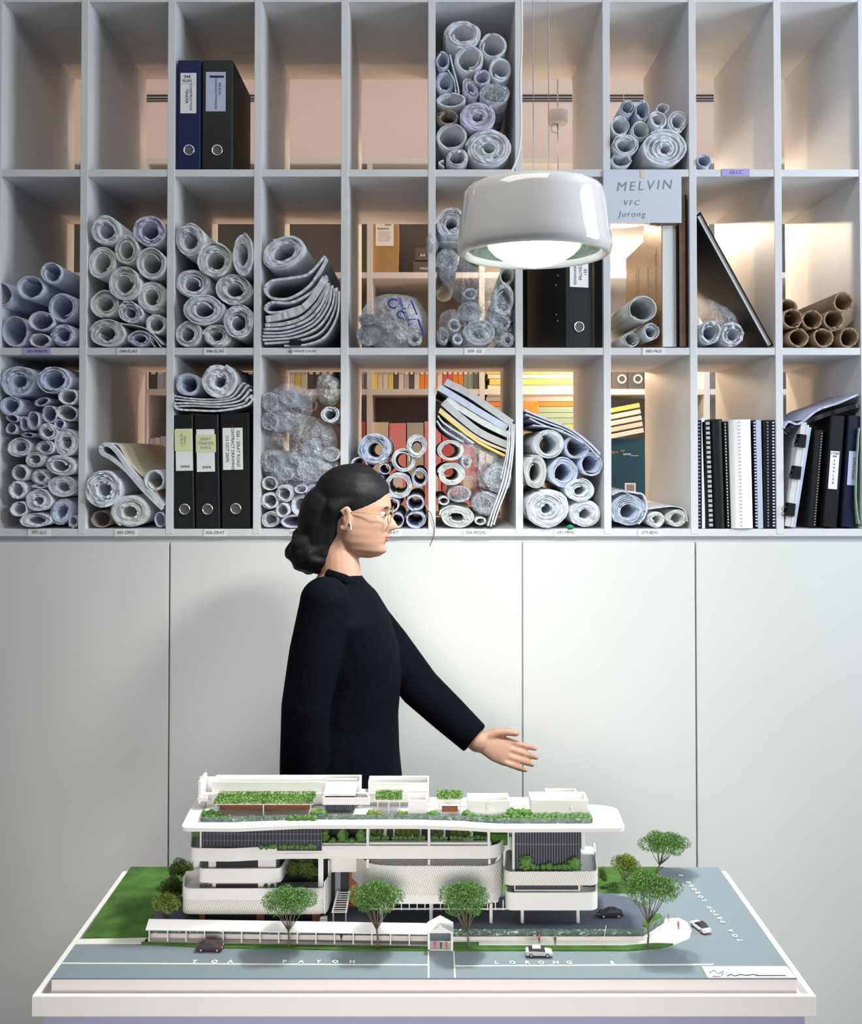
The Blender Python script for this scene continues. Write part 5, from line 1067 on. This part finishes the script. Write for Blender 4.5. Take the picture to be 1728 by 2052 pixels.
tr = MB(); sh_ = MB()
tr.loft([ring(Vector((hip.x, PY, z)), rx, ry) for z, rx, ry in ((hip.z-.10, .11, .16), (hip.z, .125, .175), (hip.z+.10, .115, .165))])
for hy, kn, an_ in ((-.085, kneeR, ankR), (.085, kneeL, ankL)):
    tr.limb([Vector((hip.x, PY+hy, hip.z-.03)), kn, an_+Vector((0, 0, .03))], [.095, .068, .055], 18)
    s_ = MB(); s_.limb([an_-Vector((.03, 0, .042)), an_+Vector((.05, 0, -.045)), an_+Vector((.125, 0, -.055))], [.042, .038, .030], 16); s_.box(an_.x-.06, an_.x+.14, an_.y-.032, an_.y+.032, 0, .014); s_.build('shoe', M['carblack'], root, 0, po)
tr.build('trousers', M['coatd'], root, 0, po, .006)
# hair: cap, side hair and low bun
hair = MB()
def hairline(th):   # lowest t of the cap for an angle (0 = face)
    a = abs(th if th <= PI else th-2*PI)
    if a < .5: return .50-.08*a
    if a < 1.15: return .46-(a-.5)*.42
    if a < 1.75: return .19-(a-1.15)*.35
    return -.02-(a-1.75)*.62
rings = []
for i in range(26):
    u = i/25; rg = []
    for k in range(64):
        th = 2*PI*k/64; t0 = hairline(th); t = t0+(1-t0)*u; v = headpt(t, th, .0 if u == 0 else .03+.055*min(1, u*2.5)); 
        if u == 0: v = headpt(t, th, .02)
        v += Vector((0, 0, .05*u)); v *= 1+.012*noise.noise(Vector((v.x*3, v.y*9, v.z*3)))
        rg.append(hw(v))
    rings.append(rg)
hair.loft(rings)
bc = pp(624, 1104); MR = Matrix.Rotation(.3, 3, 'Y'); hair.ell(bc, .056, .055, .054, 24, 16, .25, 4, MR)
hair.limb([hw((-.62, 0, -.05)), hw((-.72, 0, -.42)), bc+Vector((.02, 0, .01))], [.070, .066, .05], 18)
for s_ in (-1, 1): hair.limb([hw((-.10, s_*.62, .28)), hw((-.42, s_*.60, .10)), hw((-.60, s_*.42, -.25))], [.014, .022, .025], 10)
hair.build('hair', M['hair'], root, 0, po, .004)
for s_ in (-1, 1):   # eyes, brows, glasses
    c = hw((.590, s_*.235, .03)); q = MB().ell(c, .0085, .0105, .0075, 14, 10); q.build('eye', M['label'], root, 0, po)
    c2 = hw((.668, s_*.245, .03)); MB().ell(c2, .0025, .005, .005, 12, 8).build('iris', M['ink'], root, 0, po)
    MB().tube([hw((.62+.08*math.cos(a), s_*(.24+.14*math.sin(a)), .17+.02*math.cos(a))) for a in (-1.2, -.6, 0, .6, 1.2)], [.0012, .0022, .0024, .002, .001], 6).build('eyebrow', M['hair'], root, 0, po)
gl = MB()
for s_ in (-1, 1):
    gl.tube([hw((.80-.08*abs(math.cos(a)*.24+.26), s_*(.27+.21*math.cos(a)), .02+.19*math.sin(a))) for a in [2*PI*k/20 for k in range(21)]], .0011, 6)
    gl.tube([hw((.76, s_*.47, .05)), hw((.50, s_*.66, .05)), hw((.1, s_*.70, .04)), hw((-.12, s_*.70, .02)), hw((-.22, s_*.70, -.08))], .0011, 6)
gl.tube([hw((.80, -.07, .05)), hw((.83, 0, .07)), hw((.80, .07, .05))], .001, 6); gl.build('glasses', M['gold'], root, 0, po)
lp = MB(); lp.tube([hw((.735, -.13, -.475)), hw((.77, -.05, -.465)), hw((.778, 0, -.475)), hw((.77, .05, -.465)), hw((.735, .13, -.475))], [.001, .0022, .0022, .0022, .001], 8)
lp.tube([hw((.73, -.12, -.53)), hw((.762, -.04, -.545)), hw((.768, 0, -.548)), hw((.762, .04, -.545)), hw((.73, .12, -.53))], [.001, .0022, .0026, .0022, .001], 8); lp.build('lips', M['lips'], root, 0, po)
MB().limb([hw((-.04, -.70, -.22)), hw((.0, -.72, -.36))], [.0035, .0025], 8).build('earring', M['steel'], root, 0, po)
